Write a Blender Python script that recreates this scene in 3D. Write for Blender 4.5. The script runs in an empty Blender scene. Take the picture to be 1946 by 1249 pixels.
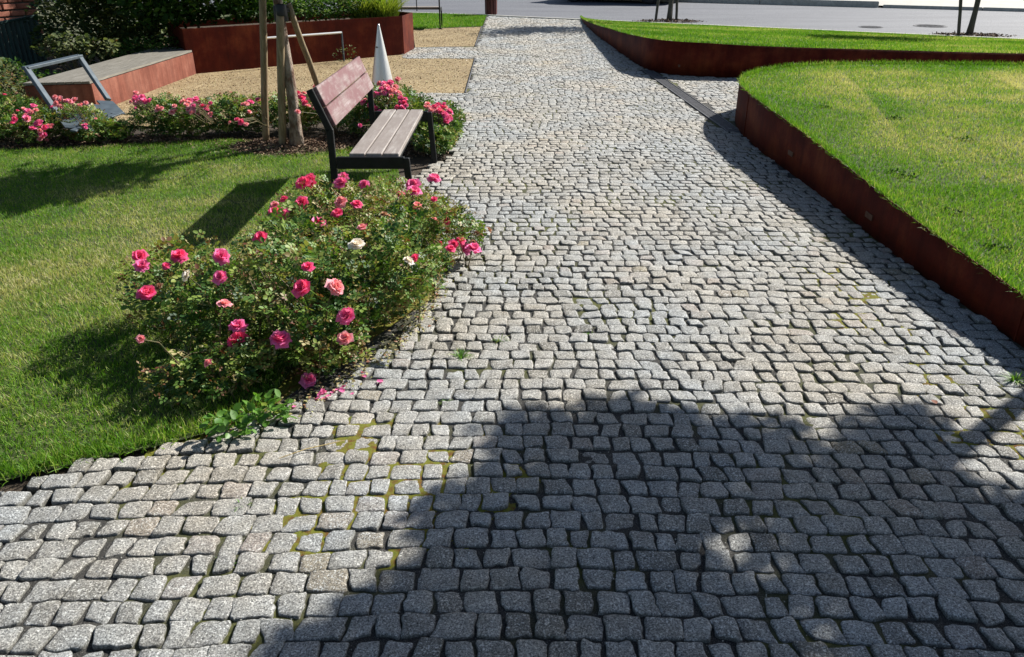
import bpy, math, random
import numpy as np
from mathutils import Vector, Matrix
R = math.radians
random.seed(4); rng = np.random.default_rng(7)
SC = bpy.context.scene
COL = SC.collection

# ------------------------------------------------------------ camera
TH = math.atan(724.5/1500.0)
cam = bpy.data.objects.new('camera', bpy.data.cameras.new('camera'))
COL.objects.link(cam); SC.camera = cam
cam.location = (0, 0, 1.6); cam.rotation_euler = (R(90)-TH, 0, 0)
cam.data.sensor_width = 36; cam.data.lens = 1500/1946*36
cam.data.clip_start = .05; cam.data.clip_end = 500
# ------------------------------------------------------------ light
SUN = Vector((1.0, .80, .985)).normalized()          # towards the sun
EL = math.asin(SUN.z); AZ = math.atan2(SUN.x, SUN.y)
w = bpy.data.worlds.new('World'); SC.world = w; w.use_nodes = True
nt = w.node_tree; bg = nt.nodes['Background']
sky = nt.nodes.new('ShaderNodeTexSky'); sky.sky_type = 'NISHITA'; sky.sun_disc = False
sky.sun_elevation = EL; sky.sun_rotation = AZ
nt.links.new(sky.outputs[0], bg.inputs[0]); bg.inputs[1].default_value = .05
ld = bpy.data.lights.new('sun', 'SUN'); ld.energy = 5.0; ld.angle = R(.5); ld.color = (1, .965, .90)
lo = bpy.data.objects.new('sun', ld); COL.objects.link(lo)
lo.rotation_euler = SUN.to_track_quat('Z', 'Y').to_euler(); lo.location = (5, 5, 20)
SC.view_settings.view_transform = 'Standard'; SC.view_settings.look = 'None'
SC.view_settings.exposure = 0.85; SC.view_settings.gamma = 1
SC.render.resolution_x = 1024; SC.render.resolution_y = 657

# ------------------------------------------------------------ helpers
def ray(px, py):
    u = (px-973)/1500; v = -(py-624.5)/1500
    return np.array([u, math.cos(TH)+v*math.sin(TH), -math.sin(TH)+v*math.cos(TH)])
def G(px, py, z=0.):                     # where a sight line meets height z
    d = ray(px, py); t = (z-1.6)/d[2]; return (d[0]*t, d[1]*t)
def AY(px, py, Y):                       # where a sight line meets depth Y
    d = ray(px, py); t = Y/d[1]; return (d[0]*t, Y, 1.6+d[2]*t)

def _h(ix, iy, s):
    n = (ix*374761393 + iy*668265263 + s*974711) & 0x7fffffff
    n = ((n ^ (n >> 13))*1274126177) & 0x7fffffff
    return ((n ^ (n >> 16)) & 0xffff)/65535.0
def vn(x, y, s=0):                       # value noise 0..1
    x = np.asarray(x, float); y = np.asarray(y, float)
    ix = np.floor(x).astype(np.int64); iy = np.floor(y).astype(np.int64)
    fx = x-ix; fy = y-iy; fx = fx*fx*(3-2*fx); fy = fy*fy*(3-2*fy)
    a = _h(ix, iy, s); b = _h(ix+1, iy, s); c = _h(ix, iy+1, s); d = _h(ix+1, iy+1, s)
    return (a*(1-fx)+b*fx)*(1-fy)+(c*(1-fx)+d*fx)*fy
def fbm(x, y, s=0): return (vn(x, y, s)+.5*vn(x*2.1, y*2.1, s+1)+.25*vn(x*4.3, y*4.3, s+2))/1.75

def tag(o, label=None, cat=None, group=None, kind=None):
    if label: o['label'] = label
    if cat: o['category'] = cat
    if group: o['group'] = group
    if kind: o['kind'] = kind
    return o
def link(o, parent=None):
    COL.objects.link(o)
    if parent is not None: o.parent = parent
    return o
def empty(name, loc=(0, 0, 0), rz=0):
    o = bpy.data.objects.new(name, None); o.location = loc; o.rotation_euler = (0, 0, rz)
    o.empty_display_size = .1
    return link(o)
def off(p): return np.array(p.location[:]) if p is not None else np.zeros(3)

def npmesh(name, V, F, mat, parent=None, smooth=False, world=True, **attr):
    """F: array (n,k) or list of arrays"""
    V = np.asarray(V, np.float32).copy()
    if world and parent is not None:
        V -= off(parent).astype(np.float32)
    if not isinstance(F, list): F = [F]
    F = [np.asarray(f, np.int32) for f in F if len(f)]
    me = bpy.data.meshes.new(name)
    me.vertices.add(len(V)); me.vertices.foreach_set('co', V.ravel())
    nl = sum(f.size for f in F); nf = sum(len(f) for f in F)
    me.loops.add(nl); me.loops.foreach_set('vertex_index', np.concatenate([f.ravel() for f in F]))
    me.polygons.add(nf)
    tot = np.concatenate([np.full(len(f), f.shape[1], np.int32) for f in F])
    st = np.concatenate([[0], np.cumsum(tot)[:-1]]).astype(np.int32)
    me.polygons.foreach_set('loop_start', st)
    if smooth: me.polygons.foreach_set('use_smooth', np.ones(nf, bool))
    for k, a in attr.items():
        at = me.attributes.new(k, 'FLOAT', 'POINT'); at.data.foreach_set('value', np.asarray(a, np.float32))
    me.update(calc_edges=True); me.validate()
    if mat: me.materials.append(mat)
    return link(bpy.data.objects.new(name, me), parent)

class MB:                                # collects plain solids into one mesh
    def __init__(s): s.V = []; s.F = []
    def add(s, v, f):
        n = len(s.V); s.V += [tuple(p) for p in v]; s.F += [tuple(i+n for i in q) for q in f]; return s
    def bar(s, a, b, w, h, up=(0, 0, 1), bev=.12):  # bevelled rectangular bar from a to b
        a = Vector(a); b = Vector(b); d = (b-a).normalized(); up = Vector(up)
        x = d.cross(up)
        if x.length < 1e-4: x = d.cross(Vector((1, 0, 0)))
        x.normalize(); y = x.cross(d).normalized()
        c = min(w, h)*bev; prof = []
        for sx, sy in ((1, 1), (-1, 1), (-1, -1), (1, -1)):
            p1 = (sx*w/2, sy*(h/2-c)); p2 = (sx*(w/2-c), sy*h/2)
            prof += [p1, p2] if sx*sy > 0 else [p2, p1]
        n = len(prof); v = []
        for q, k in ((a, .0), (a+d*c, 1), (b-d*c, 1), (b, 0)):
            for px_, py_ in prof:
                fx = px_ if k else px_*(1-2*c/max(w, 1e-6)); fy = py_ if k else py_*(1-2*c/max(h, 1e-6))
                v.append(q+x*fx+y*fy)
        f = []
        for r in range(3):
            for i in range(n): j = (i+1) % n; f.append((r*n+i, r*n+j, (r+1)*n+j, (r+1)*n+i))
        f.append(tuple(range(n-1, -1, -1))); f.append(tuple(range(3*n, 4*n)))
        return s.add(v, f)
    def tube(s, pts, rad, n=8, cap=True):
        pts = [Vector(p) for p in pts]; v = []; f = []
        if not hasattr(rad, '__len__'): rad = [rad]*len(pts)
        for i, p in enumerate(pts):
            d = (pts[min(i+1, len(pts)-1)]-pts[max(i-1, 0)]).normalized()
            x = d.cross(Vector((.31, .87, .12))).normalized(); y = d.cross(x)
            for k in range(n):
                a = 2*math.pi*k/n; v.append(p+(x*math.cos(a)+y*math.sin(a))*rad[i])
        for i in range(len(pts)-1):
            for k in range(n):
                j = (k+1) % n; f.append((i*n+k, i*n+j, (i+1)*n+j, (i+1)*n+k))
        if cap: f.append(tuple(range(n-1, -1, -1))); f.append(tuple(range((len(pts)-1)*n, len(pts)*n)))
        return s.add(v, f)
    def prism(s, poly, z0, z1):
        n = len(poly); v = [(x, y, z0) for x, y in poly]+[(x, y, z1) for x, y in poly]
        f = [tuple(range(n-1, -1, -1)), tuple(range(n, 2*n))]+[(i, (i+1) % n, n+(i+1) % n, n+i) for i in range(n)]
        return s.add(v, f)
    def lathe(s, prof, n=24, c=(0, 0)):
        v = []; f = []
        for r, z in prof:
            for k in range(n): a = 2*math.pi*k/n; v.append((c[0]+r*math.cos(a), c[1]+r*math.sin(a), z))
        for i in range(len(prof)-1):
            for k in range(n): j = (k+1) % n; f.append((i*n+k, i*n+j, (i+1)*n+j, (i+1)*n+k))
        return s.add(v, f)
    def build(s, name, mat, parent=None, smooth=False, world=False):
        me = bpy.data.meshes.new(name)
        o = off(parent) if (world and parent is not None) else np.zeros(3)
        me.from_pydata([(p[0]-o[0], p[1]-o[1], p[2]-o[2]) for p in s.V], [], s.F)
        me.materials.append(mat)
        if smooth:
            for p in me.polygons: p.use_smooth = True
        me.update()
        return link(bpy.data.objects.new(name, me), parent)

def frames(N, dirs, roll):
    """rotation matrices whose y axis follows dirs (N,3), rolled"""
    d = dirs/np.linalg.norm(dirs, axis=1, keepdims=True)
    up = np.tile([0., 0., 1.], (N, 1)); up[np.abs(d[:, 2]) > .95] = (1, 0, 0)
    x = np.cross(d, up); x /= np.linalg.norm(x, axis=1, keepdims=True); z = np.cross(x, d)
    c = np.cos(roll)[:, None]; s = np.sin(roll)[:, None]
    x2 = x*c+z*s; z2 = -x*s+z*c
    return np.stack([x2, d, z2], axis=2)
def inst(T, F, P, M, S):
    """template verts T (v,3), faces F, at P (N,3), frames M (N,3,3), scale S (N,) or (N,3)"""
    N = len(P); S = np.asarray(S, float)
    if S.ndim == 1: S = S[:, None]
    X = T[None]*S[:, None, :]*np.ones((N, 1, 3))
    V = np.einsum('nij,nvj->nvi', M, X)+P[:, None, :]
    FF = [(np.asarray(f)[None]+(np.arange(N)*len(T))[:, None, None]).reshape(-1, np.asarray(f).shape[1]) for f in (F if isinstance(F, list) else [F])]
    return V.reshape(-1, 3), FF
def join(parts):
    Vs = []; Fs = {}; n = 0
    for V, FF in parts:
        for f in FF: Fs.setdefault(f.shape[1], []).append(f+n)
        Vs.append(V); n += len(V)
    return np.concatenate(Vs), [np.concatenate(v) for v in Fs.values()]

# ------------------------------------------------------------ materials
def mat(name):
    m = bpy.data.materials.new(name); m.use_nodes = True
    return m, m.node_tree.nodes, m.node_tree.links, m.node_tree.nodes['Principled BSDF']
def ramp(N, stops):
    r = N.new('ShaderNodeValToRGB'); e = r.color_ramp.elements
    while len(e) < len(stops): e.new(.5)
    for i, (p, c) in enumerate(stops): e[i].position = p; e[i].color = (*c, 1)
    return r
def noise(N, L, scale, detail=4, rough=.6, vec=None, dist=0):
    n = N.new('ShaderNodeTexNoise'); n.inputs['Scale'].default_value = scale
    n.inputs['Detail'].default_value = detail; n.inputs['Roughness'].default_value = rough
    n.inputs['Distortion'].default_value = dist
    if vec is not None: L.new(vec, n.inputs['Vector'])
    return n
def objvec(N, L, scale=(1, 1, 1)):
    tc = N.new('ShaderNodeTexCoord')
    if scale == (1, 1, 1): return tc.outputs['Object']
    mp = N.new('ShaderNodeMapping'); mp.inputs['Scale'].default_value = scale
    L.new(tc.outputs['Object'], mp.inputs[0]); return mp.outputs[0]
def mix(N, L, fac, a, b, mode='MIX'):
    m = N.new('ShaderNodeMixRGB'); m.blend_type = mode
    for i, v in ((0, fac), (1, a), (2, b)):
        if isinstance(v, (int, float)): m.inputs[i].default_value = v
        elif isinstance(v, tuple): m.inputs[i].default_value = (*v, 1)
        else: L.new(v, m.inputs[i])
    return m.outputs[0]
def bump(N, L, h, strength, dist, b):
    n = N.new('ShaderNodeBump'); n.inputs['Strength'].default_value = strength; n.inputs['Distance'].default_value = dist
    L.new(h, n.inputs['Height']); L.new(n.outputs[0], b.inputs['Normal'])
def attr(N, name):
    a = N.new('ShaderNodeAttribute'); a.attribute_name = name; return a.outputs['Fac']

def leafmat(name, stops, transl=.35, rough=.5, spec=.35, tcol=1.3, tb=.5):
    m, N, L, b = mat(name)
    r = ramp(N, stops); L.new(attr(N, 'tint'), r.inputs[0])
    L.new(r.outputs[0], b.inputs['Base Color']); b.inputs['Roughness'].default_value = rough
    b.inputs['Specular IOR Level'].default_value = spec
    t = N.new('ShaderNodeBsdfTranslucent')
    L.new(mix(N, L, 1, r.outputs[0], (tcol, tcol*(1.05 if tb < .6 else .95), tcol*tb), 'MULTIPLY'), t.inputs[0])
    ms = N.new('ShaderNodeMixShader'); ms.inputs[0].default_value = transl
    L.new(b.outputs[0], ms.inputs[1]); L.new(t.outputs[0], ms.inputs[2])
    L.new(ms.outputs[0], N['Material Output'].inputs[0]); return m

def m_granite():
    m, N, L, b = mat('granite setts'); v = objvec(N, L)
    base = ramp(N, [(0, (.25, .235, .21)), (.10, (.37, .355, .33)), (.2, (.44, .425, .405)), (.5, (.49, .48, .465)), (.84, (.55, .54, .525)), (.91, (.50, .44, .41)), (.98, (.44, .39, .30))])
    L.new(attr(N, 'tint'), base.inputs[0])
    n1 = noise(N, L, 260, 2, .7, v); s1 = ramp(N, [(.36, (.06, .06, .07)), (.46, (.6, .6, .6)), (.54, (1, 1, 1)), (.66, (1.0, 1.0, 1.0))])
    L.new(n1.outputs[0], s1.inputs[0])
    n2 = noise(N, L, 120, 3, .7, v); s2 = ramp(N, [(.38, (.34, .34, .36)), (.5, (1, 1, 1)), (.62, (1, 1, 1)), (.70, (1.0, 1.0, 1.0))])
    L.new(n2.outputs[0], s2.inputs[0])
    c = mix(N, L, .8, base.outputs[0], s1.outputs[0], 'MULTIPLY')
    c = mix(N, L, .75, c, s2.outputs[0], 'MULTIPLY')
    n5 = noise(N, L, 170, 2, .6, v); w5 = ramp(N, [(.55, (0, 0, 0)), (.64, (1, 1, 1))]); L.new(n5.outputs[0], w5.inputs[0])
    c = mix(N, L, w5.outputs[0], c, (.80, .79, .77))
    n3 = noise(N, L, 14, 4, .6, v); s3 = ramp(N, [(.35, (.66, .64, .60)), (.6, (1, 1, 1))]); L.new(n3.outputs[0], s3.inputs[0])
    c = mix(N, L, .7, c, s3.outputs[0], 'MULTIPLY')
    nw = noise(N, L, 1.1, 4, .6, v); wr = ramp(N, [(.38, (.93, .98, 1.0)), (.62, (1.08, 1.02, .90))]); L.new(nw.outputs[0], wr.inputs[0])
    c = mix(N, L, 1, c, wr.outputs[0], 'MULTIPLY')
    # dirt and lichen creeping in from the joints
    e = ramp(N, [(.55, (0, 0, 0)), (1, (1, 1, 1))]); L.new(attr(N, 'edge'), e.inputs[0])
    c = mix(N, L, e.outputs[0], c, (.10, .095, .07))
    L.new(c, b.inputs['Base Color']); b.inputs['Roughness'].default_value = .72
    b.inputs['Specular IOR Level'].default_value = .4
    n4 = noise(N, L, 75, 6, .8, v); bump(N, L, n4.outputs[0], 1, .012, b)
    return m
def m_joint():
    m, N, L, b = mat('joint grit'); v = objvec(N, L)
    n = noise(N, L, 260, 3, .8, v); r = ramp(N, [(.38, (.016, .015, .013)), (.52, (.04, .038, .034)), (.63, (.11, .105, .095)), (.72, (.32, .31, .29))])
    L.new(n.outputs[0], r.inputs[0])
    n2 = noise(N, L, 1.6, 3, .6, v); g = ramp(N, [(.50, (0, 0, 0)), (.62, (1, 1, 1))]); L.new(n2.outputs[0], g.inputs[0])
    n3 = noise(N, L, 90, 3, .7, v); mc = ramp(N, [(.3, (.05, .06, .015)), (.7, (.13, .13, .03))]); L.new(n3.outputs[0], mc.inputs[0])
    c = mix(N, L, g.outputs[0], r.outputs[0], mc.outputs[0])
    L.new(c, b.inputs['Base Color']); b.inputs['Roughness'].default_value = .95
    bump(N, L, n.outputs[0], 1, .006, b); return m
def m_moss():
    m, N, L, b = mat('moss'); v = objvec(N, L)
    n = noise(N, L, 35, 4, .7, v); r = ramp(N, [(.34, (.16, .06, .012)), (.43, (.16, .12, .015)), (.54, (.20, .20, .018)), (.7, (.11, .15, .015))])
    L.new(n.outputs[0], r.inputs[0]); L.new(r.outputs[0], b.inputs['Base Color']); b.inputs['Roughness'].default_value = 1
    n2 = noise(N, L, 420, 3, .8, v); bump(N, L, n2.outputs[0], 1, .006, b); return m
def m_corten(name='corten steel', k=1.):
    m, N, L, b = mat(name); v = objvec(N, L); v2 = objvec(N, L, (9, 9, .8))
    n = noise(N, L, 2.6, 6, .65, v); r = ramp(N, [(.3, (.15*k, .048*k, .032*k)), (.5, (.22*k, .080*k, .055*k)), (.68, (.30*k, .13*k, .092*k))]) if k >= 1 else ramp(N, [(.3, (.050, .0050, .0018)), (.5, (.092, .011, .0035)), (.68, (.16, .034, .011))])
    L.new(n.outputs[0], r.inputs[0])
    n2 = noise(N, L, 1.6, 5, .6, v2); s = ramp(N, [(.35, (.72, .68, .68)), (.6, (1.12, 1.08, 1.05))]); L.new(n2.outputs[0], s.inputs[0])
    c = mix(N, L, .8, r.outputs[0], s.outputs[0], 'MULTIPLY')
    n3 = noise(N, L, 60, 4, .7, v); s3 = ramp(N, [(.3, (.6, .6, .6)), (.6, (1, 1, 1))]); L.new(n3.outputs[0], s3.inputs[0])
    c = mix(N, L, .5, c, s3.outputs[0], 'MULTIPLY')
    L.new(c, b.inputs['Base Color']); b.inputs['Roughness'].default_value = .75; b.inputs['Specular IOR Level'].default_value = .15
    bump(N, L, n3.outputs[0], .3, .004, b); return m
def m_plain(name, c1, c2, scale=8, rough=.6, metal=0, bs=.3, bd=.003, stretch=(1, 1, 1), lo=.35, hi=.65, bscale=None, spec=.5):
    m, N, L, b = mat(name); v = objvec(N, L, stretch)
    n = noise(N, L, scale, 6, .65, v); r = ramp(N, [(lo, c1), (hi, c2)]); L.new(n.outputs[0], r.inputs[0])
    L.new(r.outputs[0], b.inputs['Base Color']); b.inputs['Roughness'].default_value = rough; b.inputs['Metallic'].default_value = metal
    b.inputs['Specular IOR Level'].default_value = spec
    if bs:
        n2 = noise(N, L, bscale or scale*6, 4, .7, v); bump(N, L, n2.outputs[0], bs, bd, b)
    return m
def m_gravel():
    m, N, L, b = mat('tan gravel'); v = objvec(N, L)
    vo = N.new('ShaderNodeTexVoronoi'); vo.inputs['Scale'].default_value = 75; L.new(v, vo.inputs['Vector'])
    sp = N.new('ShaderNodeSeparateColor'); L.new(vo.outputs['Color'], sp.inputs[0])
    r = ramp(N, [(0, (.15, .095, .045)), (.35, (.30, .21, .10)), (.75, (.41, .31, .155)), (1, (.57, .48, .31))]); L.new(sp.outputs[0], r.inputs[0])
    n = noise(N, L, 1.3, 5, .6, v); s = ramp(N, [(.35, (.72, .70, .66)), (.62, (1, 1, 1))]); L.new(n.outputs[0], s.inputs[0])
    L.new(mix(N, L, .9, r.outputs[0], s.outputs[0], 'MULTIPLY'), b.inputs['Base Color']); b.inputs['Roughness'].default_value = .9
    bump(N, L, vo.outputs['Distance'], .9, -.012, b); return m
def m_asphalt():
    m, N, L, b = mat('asphalt'); v = objvec(N, L)
    n = noise(N, L, 160, 3, .8, v); r = ramp(N, [(.3, (.075, .08, .095)), (.55, (.125, .13, .148)), (.72, (.22, .225, .24))]); L.new(n.outputs[0], r.inputs[0])
    n2 = noise(N, L, .7, 5, .65, objvec(N, L, (.35, 1.4, 1))); s = ramp(N, [(.35, (.78, .78, .80)), (.62, (1.06, 1.06, 1.05))]); L.new(n2.outputs[0], s.inputs[0])
    L.new(mix(N, L, 1, r.outputs[0], s.outputs[0], 'MULTIPLY'), b.inputs['Base Color']); b.inputs['Roughness'].default_value = .75
    bump(N, L, n.outputs[0], .6, .004, b); return m
def m_wood(name, stops, axis=(18, 1.2, 18), red=None):
    m, N, L, b = mat(name); v = objvec(N, L, axis)
    n = noise(N, L, 3, 8, .7, v, .6); r = ramp(N, stops); L.new(n.outputs[0], r.inputs[0]); c = r.outputs[0]
    if red:
        n2 = noise(N, L, 5, 5, .65, objvec(N, L, (2, 1, 2))); s = ramp(N, [(.40, (0, 0, 0)), (.58, (1, 1, 1))]); L.new(n2.outputs[0], s.inputs[0])
        c = mix(N, L, s.outputs[0], c, red)
    L.new(c, b.inputs['Base Color']); b.inputs['Roughness'].default_value = .62
    bump(N, L, n.outputs[0], .35, .003, b); return m

M = {}
M['granite'] = m_granite(); M['joint'] = m_joint(); M['moss'] = m_moss(); M['corten'] = m_corten(); M['corten_shaded'] = m_corten('shade-toned corten steel', .5)  # second corten: shade on bed walls and planter put into the rust colour
M['gravel'] = m_gravel(); M['asphalt'] = m_asphalt()
M['soil'] = m_plain('dark soil', (.035, .024, .015), (.085, .06, .038), 12, .95, 0, 1, .02)
M['turfsoil'] = m_plain('turf base', (.035, .05, .012), (.08, .10, .03), 9, .95, 0, 1, .01)
M['mulch'] = m_plain('bark mulch', (.06, .03, .018), (.22, .14, .085), 40, .9, 0, 1, .02)
M['far_ground'] = m_plain('distant ground', (.06, .07, .03), (.10, .10, .05), 1, .95, 0, 0)
M['paving'] = m_plain('pale paving', (.36, .345, .31), (.46, .44, .40), 3, .85, 0, .3, .004, bscale=90)
M['concrete'] = m_plain('concrete edging', (.38, .37, .33), (.52, .51, .46), 9, .85, 0, .4, .004)
M['black'] = m_plain('black powder coated steel', (.007, .008, .009), (.014, .015, .017), 30, .55, .0, .15, .001, spec=.25)
M['grey_steel'] = m_plain('blue grey steel', (.05, .068, .085), (.085, .11, .13), 14, .5, .2, .1, .001)
M['steel'] = m_plain('brushed stainless', (.70, .70, .69), (.80, .80, .79), 6, .42, .85, .12, .001, (30, 30, 1))
M['drain'] = m_plain('cast iron grate', (.07, .07, .075), (.13, .13, .14), 20, .6, .4, .4, .002)
M['bench'] = m_wood('weathered bench wood', [(.3, (.13, .075, .07)), (.5, (.21, .145, .14)), (.7, (.34, .28, .28))], red=(.145, .055, .06))
M['bench_seat'] = m_wood('greyed bench wood', [(.3, (.17, .135, .12)), (.5, (.28, .245, .225)), (.7, (.40, .375, .345))], red=(.24, .205, .185))
M['deck'] = m_wood('grey deck boards', [(.3, (.115, .105, .085)), (.5, (.20, .185, .155)), (.7, (.29, .27, .235))])
M['post'] = m_wood('round stake wood', [(.3, (.13, .09, .045)), (.5, (.25, .18, .10)), (.7, (.38, .30, .19))], (22, 22, 1.2))
M['darkpost'] = m_wood('dark stake wood', [(.3, (.03, .028, .022)), (.5, (.06, .055, .045)), (.7, (.10, .09, .07))], (22, 22, 1.2))
M['bark'] = m_plain('flaking bark', (.16, .09, .055), (.50, .40, .32), 16, .85, 0, 1, .02, (1, 1, .45), .40, .60)
M['rubber'] = m_plain('black rubber', (.012, .012, .014), (.03, .03, .034), 20, .6, 0, .2, .002)
M['binwood'] = m_wood('dark red slats', [(.3, (.05, .010, .010)), (.5, (.09, .018, .016)), (.7, (.13, .032, .028))], (22, 22, 1.2))
M['brick'] = m_plain('red brick', (.26, .085, .05), (.42, .17, .11), 9, .85, 0, .6, .004)
M['mortar'] = m_plain('brick mortar', (.10, .09, .08), (.20, .18, .15), 30, .95, 0, .5, .004)
M['greenboard'] = m_wood('dark green board', [(.3, (.006, .022, .020)), (.55, (.014, .048, .042)), (.75, (.08, .19, .15))], (14, 14, 1))
M['carpaint'] = m_plain('dark car paint', (.012, .012, .03), (.018, .018, .04), 4, .25, .4, 0)
M['glass'] = m_plain('car glass', (.02, .025, .03), (.03, .035, .04), 4, .06, 0, 0)
M['chrome'] = m_plain('wheel alloy', (.4, .4, .42), (.5, .5, .52), 8, .3, .9, 0)
M['lamp'] = m_plain('lamp lens', (.5, .5, .5), (.6, .6, .6), 8, .15, 0, 0)
M['taillamp'] = m_plain('red lamp lens', (.35, .01, .01), (.45, .02, .02), 8, .2, 0, 0)
M['stem'] = m_plain('rose cane', (.05, .07, .02), (.16, .10, .05), 30, .7, 0, .3, .002)
M['twig'] = m_plain('straw twig', (.38, .27, .10), (.55, .42, .18), 30, .7, 0, .3, .002)
M['rustplate'] = m_plain('worn light cover', (.07, .03, .015), (.12, .055, .03), 20, .6, .2, .3, .002)
GR = [(0, (.035, .10, .008)), (.3, (.080, .205, .014)), (.55, (.150, .30, .026)), (.74, (.27, .345, .07)), (.88, (.40, .39, .17)), (1, (.54, .49, .28))]
M['grass'] = leafmat('grass blades', GR, .38, .55, .3, 1.25)
M['rose_leaf'] = leafmat('rose leaves', [(0, (.014, .045, .016)), (.25, (.040, .105, .024)), (.48, (.105, .200, .034)), (.70, (.23, .30, .055)), (.80, (.27, .26, .08)), (.88, (.15, .055, .03)), (.92, (.17, .07, .035)), (.96, (.34, .30, .13)), (1, (.42, .36, .18))], .24, .5, .35, 1.4)
M['hedge'] = leafmat('hedge leaves', [(0, (.010, .032, .006)), (.5, (.030, .085, .012)), (.85, (.075, .16, .02)), (1, (.14, .20, .04))], .28, .6, .2)
M['bigleaf'] = leafmat('shrub leaves', [(0, (.008, .025, .008)), (.5, (.022, .055, .016)), (.85, (.06, .10, .025)), (1, (.13, .15, .04))], .22, .55, .3)
M['paleleaf'] = leafmat('pale leaves', [(0, (.05, .08, .03)), (.5, (.11, .14, .055)), (.85, (.19, .20, .09)), (1, (.20, .10, .05))], .3, .65, .2)
M['treeleaf'] = leafmat('tree leaves', [(0, (.03, .07, .012)), (1, (.09, .15, .03))], .3, .45, .5)
M['weed'] = leafmat('bright weed leaves', [(0, (.06, .16, .02)), (.7, (.13, .27, .04)), (1, (.30, .30, .04))], .35, .45, .5)
M['ornament'] = leafmat('yellow green grass', [(0, (.08, .14, .015)), (.5, (.20, .27, .03)), (1, (.38, .42, .08))], .4, .5, .4)
M['bits'] = leafmat('sepals and hips', [(0, (.16, .20, .05)), (.5, (.34, .34, .14)), (.8, (.45, .38, .20)), (1, (.28, .09, .04))], .2, .5, .4, 1.2)
M['chips'] = leafmat('bark chips', [(0, (.04, .02, .012)), (.5, (.12, .07, .04)), (1, (.34, .24, .16))], .0, .8, .3)
def petalmat(name, a, b_):
    return leafmat(name, [(0, a), (1, b_)], .3, .55, .3, 1.2, .70)
M['pink'] = petalmat('pink petals', (.80, .05, .28), (.94, .28, .55))
M['coral'] = petalmat('coral petals', (.80, .035, .18), (.93, .17, .38))
M['rosy'] = petalmat('pale pink petals', (.82, .20, .28), (.94, .48, .52))
M['faded'] = petalmat('faded petals', (.34, .13, .09), (.55, .33, .22))
M['white'] = petalmat('white petals', (.80, .74, .68), (.92, .86, .82))

# ------------------------------------------------------------ region outlines (metres)
LAWN_EDGE = [(-2.6, 1.95), (-1.72, 2.17), (-1.51, 2.28), (-1.27, 2.38), (-1.07, 2.50), (-.85, 2.67), (-.71, 2.83), (-.56, 3.10), (-.43, 3.52), (-.42, 4.0), (-.56, 4.7),
             (-.60, 5.15), (-.80, 5.5), (-.86, 5.95), (-.66, 6.35), (-.56, 6.63), (-.50, 7.23), (-.56, 7.9), (-.72, 8.6), (-1.2, 9.0), (-2.0, 9.1)]
NEAR_WALL = [(2.40, .2), (2.37, 1.0), (2.33, 2.2), (2.28, 3.2), (2.225, 4.2), (2.215, 5.2), (2.20, 6.05), (2.17, 6.85), (2.185, 7.35), (2.21, 7.8), (2.30, 8.28), (2.46, 8.70), (2.72, 9.05), (3.06, 9.36),
             (3.55, 9.58), (4.2, 9.66), (5.1, 9.62), (6.3, 9.50), (8.4, 9.3), (12.5, 9.0)]
def wall_h(y): return np.interp(y, [0, 3.2, 4.3, 5.3, 6.0, 6.9, 7.6], [.08, .20, .25, .30, .335, .38, .385])
FAR_WALL = [(1.74, 21.4, .02), (1.70, 20.2, .06), (1.70, 18.6, .12), (1.72, 17.0, .19), (1.79, 15.2, .27), (1.86, 13.6, .34), (1.92, 12.5, .40), (1.99, 11.95, .425), (2.12, 11.62, .435), (2.35, 11.42, .435),
            (2.7, 11.30, .43), (3.2, 11.2, .41), (4.5, 11.05, .385), (6.7, 10.85, .35), (9.5, 10.6, .33), (14, 10.2, .3)]
def road_near(x): return 22.05-.57*(x+.67) if x > -.67 else 22.05-.45*(x+.67)
def road_far(x): return 27.35-.49*(x-7.23)
def inpoly(px_, py_, poly):
    ins = np.zeros(np.shape(px_), bool); n = len(poly)
    for i in range(n):
        x1, y1 = poly[i][:2]; x2, y2 = poly[(i+1) % n][:2]
        if y1 == y2: continue
        c = ((y1 > py_) != (y2 > py_)) & (px_ < (x2-x1)*(py_-y1)/(y2-y1)+x1); ins ^= c
    return ins
def resample(pts, step):
    P = np.array(pts, float); out = [P[0]]
    # Catmull-Rom
    for i in range(len(P)-1):
        p0 = P[max(i-1, 0)]; p1 = P[i]; p2 = P[i+1]; p3 = P[min(i+2, len(P)-1)]
        n = max(1, int(np.linalg.norm(p2[:2]-p1[:2])/step))
        for k in range(1, n+1):
            t = k/n; out.append(.5*((2*p1)+(-p0+p2)*t+(2*p0-5*p1+4*p2-p3)*t*t+(-p0+3*p1-3*p2+p3)*t**3))
    return np.array(out)
NW = resample([(x, y) for x, y in NEAR_WALL], .12)
FW = resample(FAR_WALL, .2)
nearbed_poly = [tuple(p) for p in NW]+[(12.5, .3)]
lawn_poly = LAWN_EDGE+[(-7, 9.1), (-7, 1.2), (-4, 1.55)]
gravel1 = [(-.56, 9.95), (-.585, 13.25), (-1.75, 13.3), (-1.79, 13.81), (-4.75, 11.5), (-5.2, 8.2), (-3.2, 7.9), (-1.55, 8.6), (-1.3, 9.9)]
gravel2 = [(-.66, 15.0), (-.67, 18.9), (-1.52, 18.55), (-2.3, 18.0), (-7, 17.2), (-7, 15.2), (-2.1, 14.75), (-1.4, 14.95)]
backlawn = [(-.67, 18.9), (-.67, 22.0), (-8, 25.3), (-8, 17.2), (-2.3, 18.0), (-1.52, 18.55)]

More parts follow.
